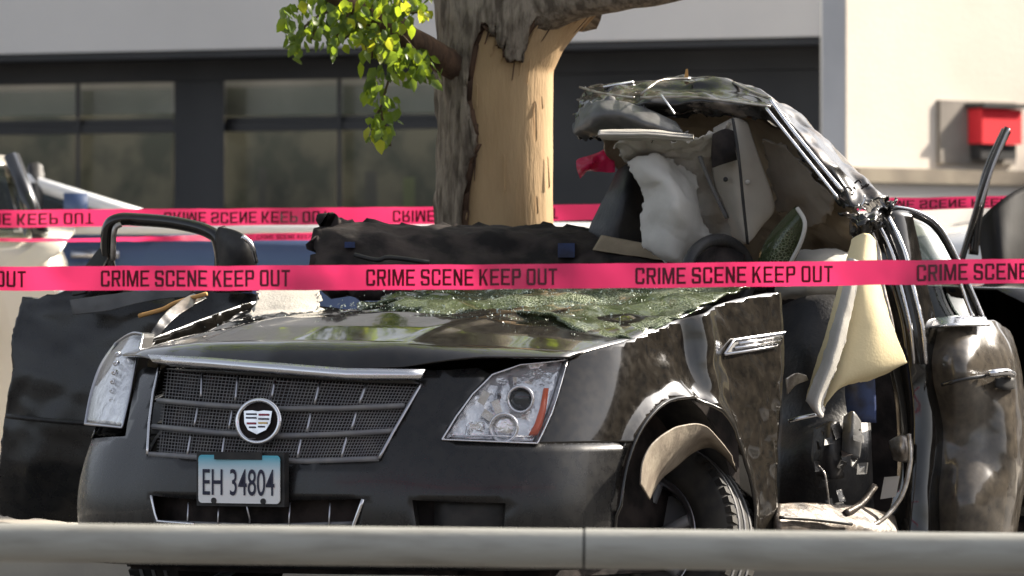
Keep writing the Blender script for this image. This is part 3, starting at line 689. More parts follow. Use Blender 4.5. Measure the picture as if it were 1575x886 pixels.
# wheel-arch lip
for sg in (1, -1):
    b = MB(); b.tube([shell(u*1.0, z) if sg > 0 else S(-u, z) for u, z in arch(-15, 188, 40, .384)], .006, 8); b.build('arch_lip', 'paint_dusty', car)
# ---- hood
def hfront(t):
    a = abs(t); pts = PLAN[2]; return float(np.interp(a, pts[:6, 0], pts[:6, 1]))
def H(s, t):
    sf = hfront(t)-.02; v = (s-sf)/(1.2-sf); a = abs(t)
    zc = np.interp(v, [0, .1, .28, .46, .62, .8, 1, 1.4, 2], [.80+.038*min(1, max(0, (a-.42)/.2)), .88, .925, .952, .964, .955, .965, 1.03, 1.14])
    ze = np.interp(v, [0, .1, .3, .5, .7, 1, 1.4, 2], [.835, .848, .87, .888, .925, .985, 1.03, 1.1])
    k = min(1, (a/.8)**2.2); z = zc*(1-k)+ze*k
    if v < .1: vv = max(0, v)/.1; k0 = zc*0+(.80+.038*min(1, max(0, (a-.42)/.2))); z0_ = k0*(1-k)+.835*k; z1_ = .88*(1-k)+.848*k; z = z0_+(z1_-z0_)*(1-(1-vv)**2.2)
    z += .012*math.exp(-((a-.36)/.05)**2)*min(1, max(0, v*3)) * max(0, 1-v*.6)       # hood creases
    if v > .45: z += (.02*fb((s*3, t*3, 0), 1.6, 4)+.012*(1-2*abs(nz((s*4+t, t*2.6, 1), 1.1, 2))))*min(1, (v-.45)*4)
    return z
V = []; n1, n2 = 60, 70
for i in range(n1+1):
    for j in range(n2+1):
        wv = -1+2*j/n2; v = (i/n1)**1.7
        t0 = .805*wv
        sf = hfront(t0)-.02; s = sf+(1.2-sf)*v
        z = H(s, t0)
        V.append(C(s, t0, z))
obj('hood', V, grid_faces(n1+1, n2+1)[:], 'paint', car, thick=-.008, label='buckled black hood')
# ---- crushed windscreen spread over the rear of the hood
gpts = [(1.25, -.5), (1.1, -.36), (1.12, -.26), (.98, -.2), (1.0, -.1), (.9, -.02), (.93, .06), (.83, .12), (.88, .2), (.79, .3), (.82, .38), (.74, .46), (.77, .55), (.69, .64), (.72, .74), (.78, .8), (.95, .82), (1.15, .8), (1.4, .78), (1.75, .7), (1.85, .3), (1.8, -.2), (1.7, -.5)]
def gl(s, t): return C(s, t, H(s, t)+.014+.02*fb((s, t, 0), 4, 6)+.012*fold(Vector((s, 0, t)), 4, 3)+.003*nz((s*30, t*30, 0)))
gpts = [(s+rl.uniform(-.02, .02), t+rl.uniform(-.02, .02)) for s, t in densify(gpts, .03)]
V, F = patch(gpts, [], .02, gl); obj('windscreen', V, F, 'cracked_glass', car, thick=.006, label='collapsed green cracked windscreen')
# loose glass crumbs
V, F = [], []
for i in range(1300):
    s, t = rl.uniform(.6, 1.75), rl.triangular(-.75, .82, .4); c = gl(s, t)+Vector((0, 0, .006)); q = rl.choice((.0012, .0018, .0025, .003, .005)); b0 = len(V)
    for k in range(4): V.append(c+Vector((rl.uniform(-q, q), rl.uniform(-q, q), rl.uniform(-q, q))))
    F += [(b0, b0+1, b0+2), (b0, b0+2, b0+3), (b0, b0+3, b0+1), (b0+1, b0+3, b0+2)]
mat('crumb', (.65, .72, .62), .08, spec=.9)
o = obj('glass_crumbs', V, F, 'crumb', car, smooth=False); o['kind'] = 'stuff'
sheet('torn_insulation', [[(388, 490, 25.95), (420, 484, 25.95), (460, 480, 25.97), (492, 484, 26.0)], [(392, 470, 26.1), (425, 466, 26.1), (460, 464, 26.1), (490, 466, 26.12)], [(398, 440, 26.3), (425, 436, 26.3), (460, 436, 26.3), (492, 440, 26.3)]], 'headliner', car, n=14, crumple=.015, cf=10, ridged='v', thick=.004, rag=.02)  # pale crumpled sheet at the rear edge of the hood
# cowl and inner body so the shell is closed
b = MB(); b.hexa([C(.35, -.62, .3), C(.35, .62, .3), C(.35, .6, .76), C(.35, -.6, .76)], [C(1.5, -.75, .3), C(1.5, .75, .3), C(1.5, .72, .93), C(1.5, -.72, .93)]); b.build('engine_bay', 'interior', car, smooth=False)
b = MB(); b.box(C(2.2, 0, .24), (1.5, 3.6, .1), Matrix.Rotation(-TH, 3, 'Z')); b.build('floor_pan', 'interior', car, smooth=False)
# ---- grille
grl = MB()
def quad(a, b_):
    tl, tr_, br, bl_ = (240, 568), (646, 592), (583, 706), (228, 698)
    x = (tl[0]*(1-a)+tr_[0]*a)*(1-b_)+(bl_[0]*(1-a)+br[0]*a)*b_; y = (tl[1]*(1-a)+tr_[1]*a)*(1-b_)+(bl_[1]*(1-a)+br[1]*a)*b_+9*math.sin(math.pi*a)*(.3+.5*b_)
    return x, y
GC = [[inv(*quad(i/12, j/4)) for i in range(13)] for j in range(5)]
def gq(a, b_, off):
    x = a*12; i = min(11, int(x)); fx = x-i; y = b_*4; j = min(3, int(y)); fy = y-j
    u = (GC[j][i][0]*(1-fx)+GC[j][i+1][0]*fx)*(1-fy)+(GC[j+1][i][0]*(1-fx)+GC[j+1][i+1][0]*fx)*fy
    z = (GC[j][i][1]*(1-fx)+GC[j][i+1][1]*fx)*(1-fy)+(GC[j+1][i][1]*(1-fx)+GC[j+1][i+1][1]*fx)*fy
    return S(u, z, off)
V = [gq(i/24, j/8, -.06) for j in range(9) for i in range(25)]
gro = obj('grille', V, grid_faces(9, 25), 'interior', car)
b = MB()
for i in range(1, 78): b.tube([gq(i/78, j/4, -.03) for j in range(5)], .0017, 4, False)
for j in range(1, 26): b.tube([gq(i/16, j/26, -.03) for i in range(17)], .0015, 4, False)
b.build('grille_mesh', 'grey_plastic', gro, smooth=False)
def ipath(pts, off, n=4, side=0):
    q = []
    for i in range(len(pts)-1):
        for k in range(n): q.append((pts[i][0]+(pts[i+1][0]-pts[i][0])*k/n, pts[i][1]+(pts[i+1][1]-pts[i][1])*k/n))
    q.append(pts[-1]); return [S(*inv(x, y, side), off) for x, y in q]
for pts in ([(240, 616), (330, 624), (430, 629), (530, 628), (622, 624)], [(232, 656), (330, 666), (430, 671), (520, 668), (604, 663)]):
    b = MB(); b.tube(ipath(pts, -.008), .0085, 8); b.build('grille_bar', 'grey_plastic', gro)
b = MB(); b.tube(ipath([(229, 699), (350, 707), (470, 710), (583, 706)], -.004), .009, 8); b.build('grille_bar', 'grey_plastic', gro)
for segs in ([(311, 575), (309, 610)], [(304, 628), (299, 655)], [(293, 671), (288, 701)], [(366, 579), (362, 616)], [(357, 632), (352, 660)], [(345, 674), (341, 704)], [(423, 586), (418, 612)], [(492, 588), (484, 621)], [(478, 636), (472, 664)], [(463, 676), (457, 706)], [(563, 591), (553, 620)], [(548, 634), (541, 660)], [(533, 673), (525, 705)]):
    b = MB(); b.tube(ipath(segs, .0, 3), .0036, 6); b.build('grille_slat', 'satin_chrome', gro)
b = MB(); b.tube(ipath([(246, 566), (237, 605), (231, 650), (228, 699)], .003), .005, 8); b.build('grille_trim', 'chrome', gro)
b = MB(); b.tube(ipath([(648, 590), (628, 625), (605, 665), (583, 706)], .003), .005, 8); b.build('grille_trim', 'satin_chrome', gro)
# chrome bar along the hood edge
tp = [(247, 547), (330, 551), (430, 559), (540, 568), (656, 570)]; bt = [(252, 558), (330, 565), (430, 574), (540, 583), (649, 583)]
A_ = ipath(tp, .034); B_ = ipath(bt, .03); n = len(A_)
obj('chrome_bar', A_+B_, grid_faces(2, n), 'chrome', car, thick=.02, off=0)
# emblem
eu, ez = inv(405, 648); ec = S(eu, ez, .03); e1 = (S(eu+.1, ez)-S(eu-.1, ez)).normalized(); e3 = -(BV*1.0+Vector((0, 0, -.12))).normalized(); e3 = (e3-e1*e3.dot(e1)).normalized(); e2 = e3.cross(e1); 
if e2.z < 0: e2 = -e2
def em(x, y, d=0): return ec+e1*x+e2*y+e3*d
emb = MB(); emb.tube([em(.070*math.cos(a*math.pi/24), .063*math.sin(a*math.pi/24)) for a in range(49)], .0075, 8, False); emo = emb.build('emblem', 'chrome', gro)
b = MB(); b.add([em(0, 0, -.004)]+[em(.066*math.cos(a*math.pi/16), .059*math.sin(a*math.pi/16), -.005) for a in range(32)], [(0, 1+i, 1+(i+1) % 32) for i in range(32)]); b.build('emblem_disc', 'interior', emo, smooth=False, thick=.006)
sh = [(-.047, .03), (-.02, .032), (0, .029), (.02, .032), (.047, .03), (.043, -.006), (.03, -.026), (0, -.039), (-.03, -.026), (-.043, -.006)]
b = MB(); b.add([em(0, 0, .003)]+[em(x, y, .003) for x, y in sh], [(0, 1+i, 1+(i+1) % 10) for i in range(10)]); b.build('shield', 'chrome', emo, smooth=False, thick=.005)
mat('crest_dark', (.03, .025, .05), .3); mat('crest_gold', (.5, .33, .1), .3, .6); mat('crest_red', (.3, .02, .05), .3)
def st(x0, x1, y0, y1, m): b = MB(); b.add([em(x0, y0, .011), em(x1, y0, .011), em(x1, y1, .011), em(x0, y1, .011)], [(0, 1, 2, 3)]); b.build('crest_stripe', m, emo, smooth=False)
for y in (.02, .009): st(-.038, -.004, y-.002, y+.003, 'crest_dark')
st(.004, .038, .016, .022, 'crest_red'); st(.004, .038, .004, .009, 'crest_dark')
st(-.034, -.004, -.01, -.004, 'crest_red'); st(-.026, -.004, -.021, -.016, 'crest_dark'); st(.004, .034, -.008, -.003, 'crest_gold'); st(.004, .026, -.019, -.014, 'crest_dark')
# licence plate
plc = inv(377, 737); pc = S(plc[0], plc[1], .028); p1 = e1.copy(); p1 = (LV*1.0-BV*.03).normalized(); p3 = -BV; p2 = Vector((0, 0, 1))
pw, ph = .148, .071
def pp(x, y, d=0): return pc+p1*x+p2*y+p3*d
out_ = []
for (sx_, sy_) in ((1, 1), (-1, 1), (-1, -1), (1, -1)):
    for k in range(4):
        a = R({(1, 1): 0, (-1, 1): 90, (-1, -1): 180, (1, -1): 270}[(sx_, sy_)]+k*30); out_.append(pp(sx_*(pw-.012)+.012*math.cos(a), sy_*(ph-.012)+.012*math.sin(a)))
plo = obj('license_plate', out_, [tuple(range(16))], 'plate_face', car, smooth=False, thick=.004, off=0)
tv, tf = textmesh('EH 34804', .262, .078, .004); b = MB(); b.add([pp(-.131+x, -.048+y, .0045) for x, y in tv], tf); b.build('plate_number', 'plate_ink', plo, smooth=False)
for x in (-.09, .09):
    b = MB(); b.lathe([(0, .0001), (0, .009), (-.006, .009)], pp(x, -.064, .006), p3, 12); b.build('bolt', 'black_plastic', plo, smooth=False)
b = MB(); b.box(pp(.0, .069, .004), (.17, .006, .022), Matrix.Rotation(-TH, 3, 'Z')); b.build('plate_bracket', 'black_plastic', plo, smooth=False)
b = MB(); b.hexa([pp(-.16, -.08, -.006), pp(.16, -.08, -.006), pp(.16, .08, -.006), pp(-.16, .08, -.006)], [pp(-.16, -.08, -.03), pp(.16, -.08, -.03), pp(.16, .08, -.03), pp(-.16, .08, -.03)]); b.build('plate_frame', 'black_plastic', car, smooth=False)
# lower intake
V = [S(u, z, -.06) for z in (.2, .3, .46) for u in np.linspace(-2.6, 2.6, 15)]
lo_ = obj('lower_intake', V, grid_faces(3, 15), 'interior', car)
b = MB(); b.tube(ipath([(234, 762), (240, 790), (244, 802), (300, 806)], .004), .0045, 8); b.build('intake_trim', 'chrome', lo_)
b = MB(); b.tube(ipath([(559, 768), (546, 804), (540, 824)], .004), .006, 8); b.build('intake_trim', 'chrome', lo_)
for x in (286, 333, 382, 443, 505):
    b = MB(); b.tube(ipath([(x, 773), (x-3, 826)], -.012, 2), .0028, 6); b.build('intake_slat', 'satin_chrome', lo_)
b = MB(); b.tube(ipath([(240, 803), (400, 809), (545, 805)], -.02), .006, 6); b.build('intake_bar', 'grey_plastic', lo_)
# bumper crease line and fog recess
V = [S(u, z, -.05) for z in np.linspace(.26, .45, 5) for u in np.linspace(2.3, 4.3, 10)]; fg_ = obj('fog_recess', V, grid_faces(5, 10), 'black_plastic', car, thick=.003)
d = densify(FG, .06); V = [S(u, z, -.004) for u, z in d]+[S(u, z, -.05) for u, z in d]; k = len(d); obj('recess_wall', V, [(i, (i+1) % k, k+(i+1) % k, k+i) for i in range(k)], 'black_plastic', fg_)
# ---- headlights
def headlight(poly, sg):
    cu = sum(u for u, z in poly)/len(poly); cz = sum(z for u, z in poly)/len(poly)
    def shrink(f): return [(cu+(u-cu)*f, cz+(z-cz)*f) for u, z in poly]
    V, F = patch(poly, [], .02, lambda u, z: S(u, z, .004), US); ln = obj('headlight', V, F, 'lens_clear', car, thick=.003)
    V, F = patch(shrink(.96), [], .02, lambda u, z: S(u, z, -.032-.012*math.cos((u-cu)*3)), US); obj('bucket', V, F, 'reflector', ln, thick=.002)
    d = densify(shrink(.985), .05); V = [S(u, z, .0) for u, z in d]+[S(u, z, -.06) for u, z in d]; k = len(d)
    obj('housing', V, [(i, (i+1) % k, k+(i+1) % k, k+i) for i in range(k)], 'satin_chrome', ln)
    e_ = densify(poly, .06); b = MB(); b.tube([S(u, z, .003) for u, z in e_]+[S(*e_[0], .003)], .003, 6, False); b.build('bezel', 'chrome' if sg > 0 else 'satin_chrome', ln)
    return ln
hl = headlight(HL, 1)
FW = (-BV*.93+LV*.36).normalized()
for (x, y, r) in ((803, 614, .040), (777, 658, .043)):
    u, z = inv(x, y, 1); c = S(u, z, -.016)
    b = MB(); b.lathe([(0, r), (.014, r+.002), (.016, r-.003), (.012, r-.007), (-.02, r-.012)], c, FW, 32); b.build('lamp_ring', 'chrome', hl)
    b = MB(); pr = [(.008*math.cos(a*math.pi/12)-.004, (r-.012)*math.sin(a*math.pi/12)) for a in range(7)]; b.lathe([(.012*math.cos(a*math.pi/12)-.006, (r-.010)*math.sin(a*math.pi/12)+.0001) for a in range(7)], c, FW, 24); b.build('projector_lens' if r < .042 else 'lamp_bowl', 'glass_dark' if r < .042 else 'reflector', hl)
V = []; 
L_ = [(838, 597), (833, 625), (825, 650), (815, 668)]; R_ = [(846, 597), (842, 630), (836, 655), (829, 668)]
A_ = [S(*inv(*q, 1), -.012) for q in L_]; B_ = [S(*inv(*q, 1), -.012) for q in R_]; obj('side_marker', A_+B_, grid_faces(2, 4), 'amber', hl, thick=.01)
for k, (x, y) in enumerate([(735, 655), (752, 640), (764, 626), (722, 662), (770, 602), (790, 585), (815, 578), (745, 612)]):
    c = S(*inv(x, y, 1), -.026); b = MB(); M = Matrix.Rotation(-TH+.5*k, 3, 'Z') @ Matrix.Rotation(.6*k, 3, 'Y'); b.box(c, (.04, .012, .024), M); b.build('reflector_facet', 'chrome' if k % 3 else 'reflector', hl, smooth=False)
b = MB(); b.tube([S(*inv(x, y, 1), -.01) for x, y in ((690, 672), (740, 670), (820, 672))], .003, 6); b.build('light_blade', 'chrome', hl)
mat('lamp_frost', (.4, .41, .39), .3, c2=(.2, .2, .19), nscale=18, spec=.8)
LX = [[(131, 652, 25.86), (150, 654, 25.72), (170, 656, 25.64), (188, 658, 25.58)], [(140, 605, 25.92), (160, 604, 25.78), (182, 606, 25.68), (199, 610, 25.62)], [(155, 562, 26.0), (174, 558, 25.86), (193, 558, 25.76), (208, 565, 25.7)], [(178, 528, 26.1), (192, 518, 25.98), (206, 512, 25.9), (220, 514, 25.84)]]
def shift(d, f=1.0):
    cx, cy = 176, 585; return [[(cx+(x-cx)*f, cy+(y-cy)*f, Y+d) for x, y, Y in r] for r in LX]
LX = [[(x, y, Y-.12) for x, y, Y in r] for r in LX]
hl2 = sheet('headlight', LX, 'lens_clear', car, n=5, thick=.003)
sheet('diffuser', shift(.035, .95), 'reflector', hl2, n=5, thick=.004)
V, F = sheet('x', LX, '', None, n=5, raw=True); ring_ = [V[j] for j in range(16)]+[V[i*16+15] for i in range(1, 16)]+[V[15*16+j] for j in range(14, -1, -1)]+[V[i*16] for i in range(14, -1, -1)]
b = MB(); b.tube(ring_, .004, 6, False); b.build('bezel', 'satin_chrome', hl2)
V = ring_+[v+Vector((.03, .12, 0)) for v in ring_]; k = len(ring_); obj('housing', V, [(i, (i+1) % k, k+(i+1) % k, k+i) for i in range(k)], 'black_plastic', hl2)
for k in range(8):
    f = k/7; q = P(176-4*math.sin(f*3.1)+8*(1-f)-4+f*0, 545+f*98, 25.64-.07*f); b = MB(); b.lathe([(0, .0001), (.006, .006), (0, .009), (-.012, .01)], q+Vector((0, .03, 0)), (-.3, -1, 0), 10); b.build('light_dot', 'chrome', hl2)
sheet('lamp_bowl', [[(146, 640, 25.74), (156, 640, 25.67), (166, 642, 25.63)], [(150, 610, 25.79), (162, 608, 25.74), (172, 610, 25.68)], [(160, 578, 25.83), (170, 574, 25.77), (180, 578, 25.72)]], 'grey_plastic', hl2, n=4)
# ---- fender vent
vt = IV([(1113, 545), (1128, 523), (1204, 511), (1190, 533)]); 
b = MB(); lp = [shell(*q)+LV*.006 for q in vt]; b.tube(lp+[lp[0]], .0045, 6); vo_ = b.build('fender_vent', 'chrome', car)
V = [shell(*q)+LV*.0 for q in vt]; obj('vent_panel', V, [(0, 1, 2, 3)], 'grey_plastic', vo_, smooth=False, thick=.004)
for f in (.36, .68):
    a_ = [vt[0][i]*(1-f)+vt[1][i]*f for i in (0, 1)]; c_ = [vt[3][i]*(1-f)+vt[2][i]*f for i in (0, 1)]
    b = MB(); b.tube([shell(a_[0]+(c_[0]-a_[0])*k, a_[1]+(c_[1]-a_[1])*k)+LV*.012 for k in (.14, .5, .95)], .005, 6); b.build('vent_slot', 'chrome', vo_)
# ---- front wheel with broken suspension, and hanging liner
wc = P(992, 842, 25.6); ax = Vector((-.42, -.88, .25)).normalized()
def wheel(c, ax, n=56):
    b = MB(); b.lathe([(-.1, .21), (-.108, .24), (-.1, .30), (-.085, .322), (-.05, .33), (.05, .33), (.085, .322), (.1, .30), (.108, .24), (.1, .21), (0, .2)], c, ax, n, True); wo = b.build('wheel', 'rubber', car)
    for rr in (-.045, .0, .045):
        b = MB(); b.lathe([(rr-.006, .326), (rr-.006, .333), (rr+.006, .333), (rr+.006, .326)], c, ax, n); b.build('tread_rib', 'grey_plastic', wo, smooth=False)
    b = MB(); e1_ = ax.orthogonal().normalized(); e2_ = ax.cross(e1_)
    for k in range(64):
        a = 2*math.pi*k/64; d = e1_*math.cos(a)+e2_*math.sin(a); tgt = ax.cross(d); M = Matrix((ax, tgt, d)).transposed()
        for hh in (-.07, .07): b.box(c+ax*hh+d*.3185, (.045, .02, .024), M)
    b.build('tread_block', 'rubber', wo, smooth=False)['kind'] = 'stuff'
    b = MB(); b.lathe([(.103, .212), (.106, .205), (.09, .19), (.04, .18), (-.06, .18)], c, ax, n); ro = b.build('rim', 'satin_chrome', wo)
    b = MB(); b.lathe([(.055, .0001), (.06, .04), (.03, .06), (.02, .17), (.0, .178)], c, ax, 32); b.build('brake_disc', 'grey_plastic', wo)
    for k in range(7):
        a = 2*math.pi*k/7; d = e1_*math.cos(a)+e2_*math.sin(a); b = MB(); b.tube([c+ax*.05+d*.03, c+ax*.07+d*.1, c+ax*.085+d*.19], [.022, .017, .02], 6); b.build('spoke', 'grey_plastic', ro)
    return wo
wheel(wc, ax)
wheel(C(.87, -.8, .33), (LV*-1).normalized(), 36)
b = MB()
LN = [[(984, 745), (988, 708), (1006, 678), (1040, 656), (1078, 652), (1100, 667), (1126, 700)], [(991, 757), (1001, 722), (1022, 699), (1052, 679), (1080, 671), (1102, 683), (1129, 712)], [(998, 768), (1014, 738), (1038, 718), (1066, 694), (1092, 687), (1112, 698), (1134, 725)]]
sheet('wheel_liner', [[T(x, y, tt) for x, y in r] for r, tt in zip(LN, (.985, .955, .86))], 'liner', car, crumple=.007, cf=9, thick=.004)
V = []; 
for i in range(25):
    a = R(-15+205*i/24)
    for tt in (.86, .7, .5): V.append(C(.87-.40*math.cos(a), tt, .335+.40*math.sin(a)))
obj('wheel_well', V, grid_faces(25, 3), 'black_plastic', car, thick=.004)
b = MB(); b.add([C(.42, .5, .15), C(1.32, .5, .15), C(1.32, .5, .8), C(.42, .5, .8)], [(0, 1, 2, 3)]); b.build('well_panel', 'black_plastic', car, smooth=False, thick=.01)

# ---- open passenger door on the left with its bent window frame
dy = lambda x: 27.2-.3*x/480
def D(x, y, o=0): return (x, y, dy(x)+o)
rows = [[D(34, 458), D(90, 448), D(170, 444), D(260, 446), D(340, 450), D(440, 455)],
        [D(24, 500, -.02), D(85, 490, -.05), D(170, 488, -.06), D(260, 490, -.06), D(340, 495, -.05), D(440, 500, -.03)],
        [D(18, 570, -.02), D(80, 570, -.07), D(170, 570, -.09), D(260, 570, -.08), D(340, 570, -.06), D(440, 570, -.03)],
        [D(2, 660, -.01), D(70, 665, -.05), D(170, 670, -.07), D(260, 670, -.07), D(340, 670, -.06), D(440, 670, -.03)],
        [D(-4, 740, 0), D(70, 745, -.03), D(170, 750, -.05), D(260, 750, -.05), D(340, 750, -.04), D(440, 750, -.02)],
        [D(-8, 792, .03), D(70, 800, .01), D(170, 806, 0), D(260, 806, 0), D(340, 806, 0), D(440, 806, 0)]]
dr = sheet('door', rows, 'paint_soft', car, n=12, crumple=.04, cf=7, seed=2, ridged='v', rag=.006, thick=-.05, label='open passenger door in shade')
fp = [P(178, 448, 27.08), P(166, 400, 27.08), P(167, 352, 27.06), P(182, 338, 27.05), P(215, 338, 27.05), P(270, 343, 27.0), P(320, 356, 26.95), P(338, 378, 26.93), P(343, 450, 26.93)]
b = MB(); b.tube(smooth_path(fp, 6), .022, 8); b.build('window_frame', 'paint', dr)
b = MB(); b.tube(smooth_path([P(174, 400, 27.02), P(176, 355, 27.0), P(186, 345, 27.0)], 5), .009, 6); b.build('window_seal', 'bare_metal', dr)
sheet('mirror_base', [[(335, 350, 26.9), (355, 352, 26.88), (378, 362, 26.86), (392, 380, 26.88), (396, 405, 26.9)], [(330, 375, 26.92), (350, 378, 26.86), (372, 388, 26.84), (384, 396, 26.86), (390, 420, 26.9)], [(330, 450, 26.95), (345, 450, 26.9), (362, 450, 26.88), (376, 450, 26.9), (388, 450, 26.95)]], 'black_plastic', dr, thick=-.04, n=5)
b = MB(); b.tube(smooth_path([P(372, 364, 26.8), P(386, 376, 26.8), P(394, 404, 26.82)], 5), .008, 6); b.build('mirror_edge', 'chrome', dr)
sheet('belt_trim', [[(108, 462, 27.0), (170, 452, 26.98), (235, 448, 26.96), (300, 446, 26.94)], [(112, 485, 26.99), (170, 478, 26.97), (235, 462, 26.95), (290, 456, 26.94)]], 'grey_vinyl', dr, crumple=.008, cf=12)
sheet('door_tear', [[(130, 450, 27.02), (150, 420, 27.02), (165, 398, 27.05)], [(110, 455, 27.06), (120, 425, 27.06), (160, 372, 27.1)]], 'black_plastic', dr, thick=.01)
b = MB(); b.tube(smooth_path([P(10, 640, 27.1), P(90, 648, 27.0), P(200, 655, 26.98), P(300, 655, 26.96)], 5), .008, 6); b.build('door_moulding', 'black_plastic', dr)
# torn edge of the passenger fender catching the light
sheet('torn_fender_edge', [[(298, 452, 26.3), (270, 468, 26.2), (245, 492, 26.1), (224, 530, 26.0), (210, 580, 25.85)], [(318, 458, 26.3), (286, 476, 26.2), (256, 503, 26.1), (232, 540, 26.0), (216, 590, 25.85)]], 'paint_scuffed', car, n=10, crumple=.012, cf=10, thick=.006)
b = MB(); b.tube(smooth_path([P(214, 486, 26.35), P(250, 476, 26.3), P(270, 466, 26.3), P(318, 452, 26.25)], 5), .007, 6); b.build('bent_rod', 'splinter', car)
# ---- dashboard / torn cowl
rows = [[(505, 334, 27.2), (545, 342, 27.2), (620, 343, 27.25), (700, 346, 27.3), (780, 347, 27.3), (860, 347, 27.25), (930, 356, 27.2), (1000, 376, 27.1), (1070, 398, 27.0)],
        [(492, 352, 27.1), (545, 356, 27.05), (620, 356, 27.1), (700, 358, 27.1), (780, 360, 27.1), (860, 362, 27.1), (930, 372, 27.0), (1000, 388, 26.95), (1070, 404, 26.9)],
        [(484, 382, 27.0), (545, 388, 26.95), (620, 390, 27.0), (700, 390, 27.0), (780, 392, 27.0), (860, 392, 27.0), (930, 396, 26.9), (1000, 402, 26.85), (1070, 412, 26.8)],
        [(480, 430, 26.9), (545, 440, 26.8), (620, 440, 26.85), (700, 440, 26.85), (780, 440, 26.85), (860, 440, 26.85), (930, 438, 26.8), (1000, 436, 26.75), (1070, 436, 26.7)]]
ds = sheet('dashboard', rows, 'interior', car, n=9, crumple=.04, cf=11, seed=4, thick=-.05, ridged='v', rag=.02, label='torn dark dashboard')
sheet('dash_trim', [[(925, 362, 26.95), (980, 372, 26.9), (1030, 388, 26.85), (1058, 402, 26.82)], [(912, 384, 26.9), (970, 394, 26.85), (1025, 400, 26.8), (1050, 406, 26.8)]], 'headliner_dark', ds, crumple=.01, cf=10)
for (x, y, w_, h_) in ((530, 372, 16, 9), (858, 374, 26, 22)):
    b = MB(); b.hexa([P(x, y+h_, 26.9), P(x+w_, y+h_, 26.9), P(x+w_, y, 26.9), P(x, y, 26.9)], [P(x, y+h_, 27.0), P(x+w_, y+h_, 27.0), P(x+w_, y, 27.0), P(x, y, 27.0)]); b.build('display', 'blue_trim', ds, smooth=False)
b = MB(); b.tube(smooth_path([P(545, 392, 26.85), P(580, 400, 26.83), P(600, 396, 26.83), P(660, 404, 26.82)], 4), .008, 6); b.build('wiring', 'black_plastic', ds)
# ---- peeled roof
rows = [[(893, 212, 26.95), (930, 208, 26.85), (985, 190, 26.75), (1060, 178, 26.7), (1130, 178, 26.65), (1190, 192, 26.6), (1250, 262, 26.5), (1296, 318, 26.45)],
        [(882, 186, 26.95), (920, 168, 26.8), (975, 158, 26.7), (1050, 157, 26.65), (1130, 160, 26.6), (1196, 172, 26.55), (1268, 250, 26.45), (1318, 318, 26.4)],
        [(893, 150, 27.05), (930, 140, 26.9), (985, 138, 26.85), (1050, 138, 26.8), (1130, 143, 26.75), (1202, 162, 26.7), (1284, 244, 26.55), (1340, 314, 26.45)],
        [(906, 136, 27.2), (945, 131, 27.1), (1000, 126, 27.05), (1060, 121, 27.0), (1130, 127, 26.95), (1212, 166, 26.85), (1302, 246, 26.7), (1364, 308, 26.55)],
        [(930, 170, 27.6), (965, 165, 27.55), (1015, 160, 27.5), (1075, 160, 27.6), (1140, 165, 27.6), (1225, 205, 27.5), (1312, 275, 27.3), (1372, 330, 27.0)],
        [(960, 240, 28.0), (990, 235, 27.9), (1035, 230, 28.3), (1090, 230, 28.3), (1150, 235, 28.3), (1235, 265, 28.2), (1318, 315, 28.0), (1375, 350, 27.5)]]
rf = sheet('roof_panel', rows, 'paint_scuffed', car, n=16, crumple=.05, cf=10, seed=9, thick=.004, ridged='v', rag=.02, label='black roof peeled up and crumpled')
def wire(pts, r, m, parent, name='edge_trim', n=5): b = MB(); b.tube(smooth_path([P(*q) for q in pts], n), r, 6); return b.build(name, m, parent)
wire([(1184, 152, 26.5), (1215, 195, 26.45), (1255, 245, 26.4), (1296, 294, 26.35)], .006, 'chrome', rf)
wire([(1178, 166, 26.48), (1210, 206, 26.43), (1250, 256, 26.38), (1290, 306, 26.33)], .005, 'chrome', rf)
wire([(985, 146, 26.62), (1002, 132, 26.65), (1020, 123, 26.8), (1062, 121, 26.85)], .004, 'bare_metal', rf)
wire([(892, 134, 27.1), (925, 143, 26.85), (975, 150, 26.68)], .004, 'bare_metal', rf)
wire([(928, 134, 26.95), (950, 130, 26.95), (974, 126, 26.98)], .005, 'chrome', rf)
wire([(985, 150, 26.6), (1060, 149, 26.55), (1130, 157, 26.52), (1185, 164, 26.5)], .004, 'bare_metal', rf)
wire([(1017, 146, 26.5), (1028, 161, 26.46), (1038, 176, 26.45)], .003, 'chrome', rf)
wire([(1128, 127, 26.85), (1160, 143, 26.75), (1186, 152, 26.65)], .005, 'bare_metal', rf)
rows = [[(925, 190, 27.15), (985, 185, 27.1), (1060, 176, 27.0), (1130, 176, 26.95), (1190, 190, 26.9), (1255, 255, 26.8), (1320, 330, 26.75)],
        [(930, 225, 27.3), (990, 225, 27.3), (1060, 225, 27.3), (1130, 225, 27.25), (1190, 235, 27.0), (1255, 285, 26.85), (1325, 345, 26.75)],
        [(960, 280, 27.4), (1000, 285, 27.4), (1060, 290, 27.45), (1130, 295, 27.45), (1190, 300, 27.15), (1255, 325, 27.0), (1330, 370, 26.85)],
        [(980, 345, 27.5), (1010, 350, 27.5), (1060, 355, 27.5), (1130, 360, 27.5), (1190, 362, 27.5), (1255, 375, 27.4), (1332, 400, 27.2)],
        [(985, 440, 27.5), (1010, 440, 27.5), (1060, 440, 27.5), (1130, 440, 27.5), (1190, 440, 27.5), (1255, 440, 27.4), (1335, 440, 27.2)]]
hd_ = sheet('headliner', rows, 'headliner_dark', car, n=12, crumple=.07, cf=9, seed=1, ridged='v', thick=.01, label='brown headliner under the peeled roof')
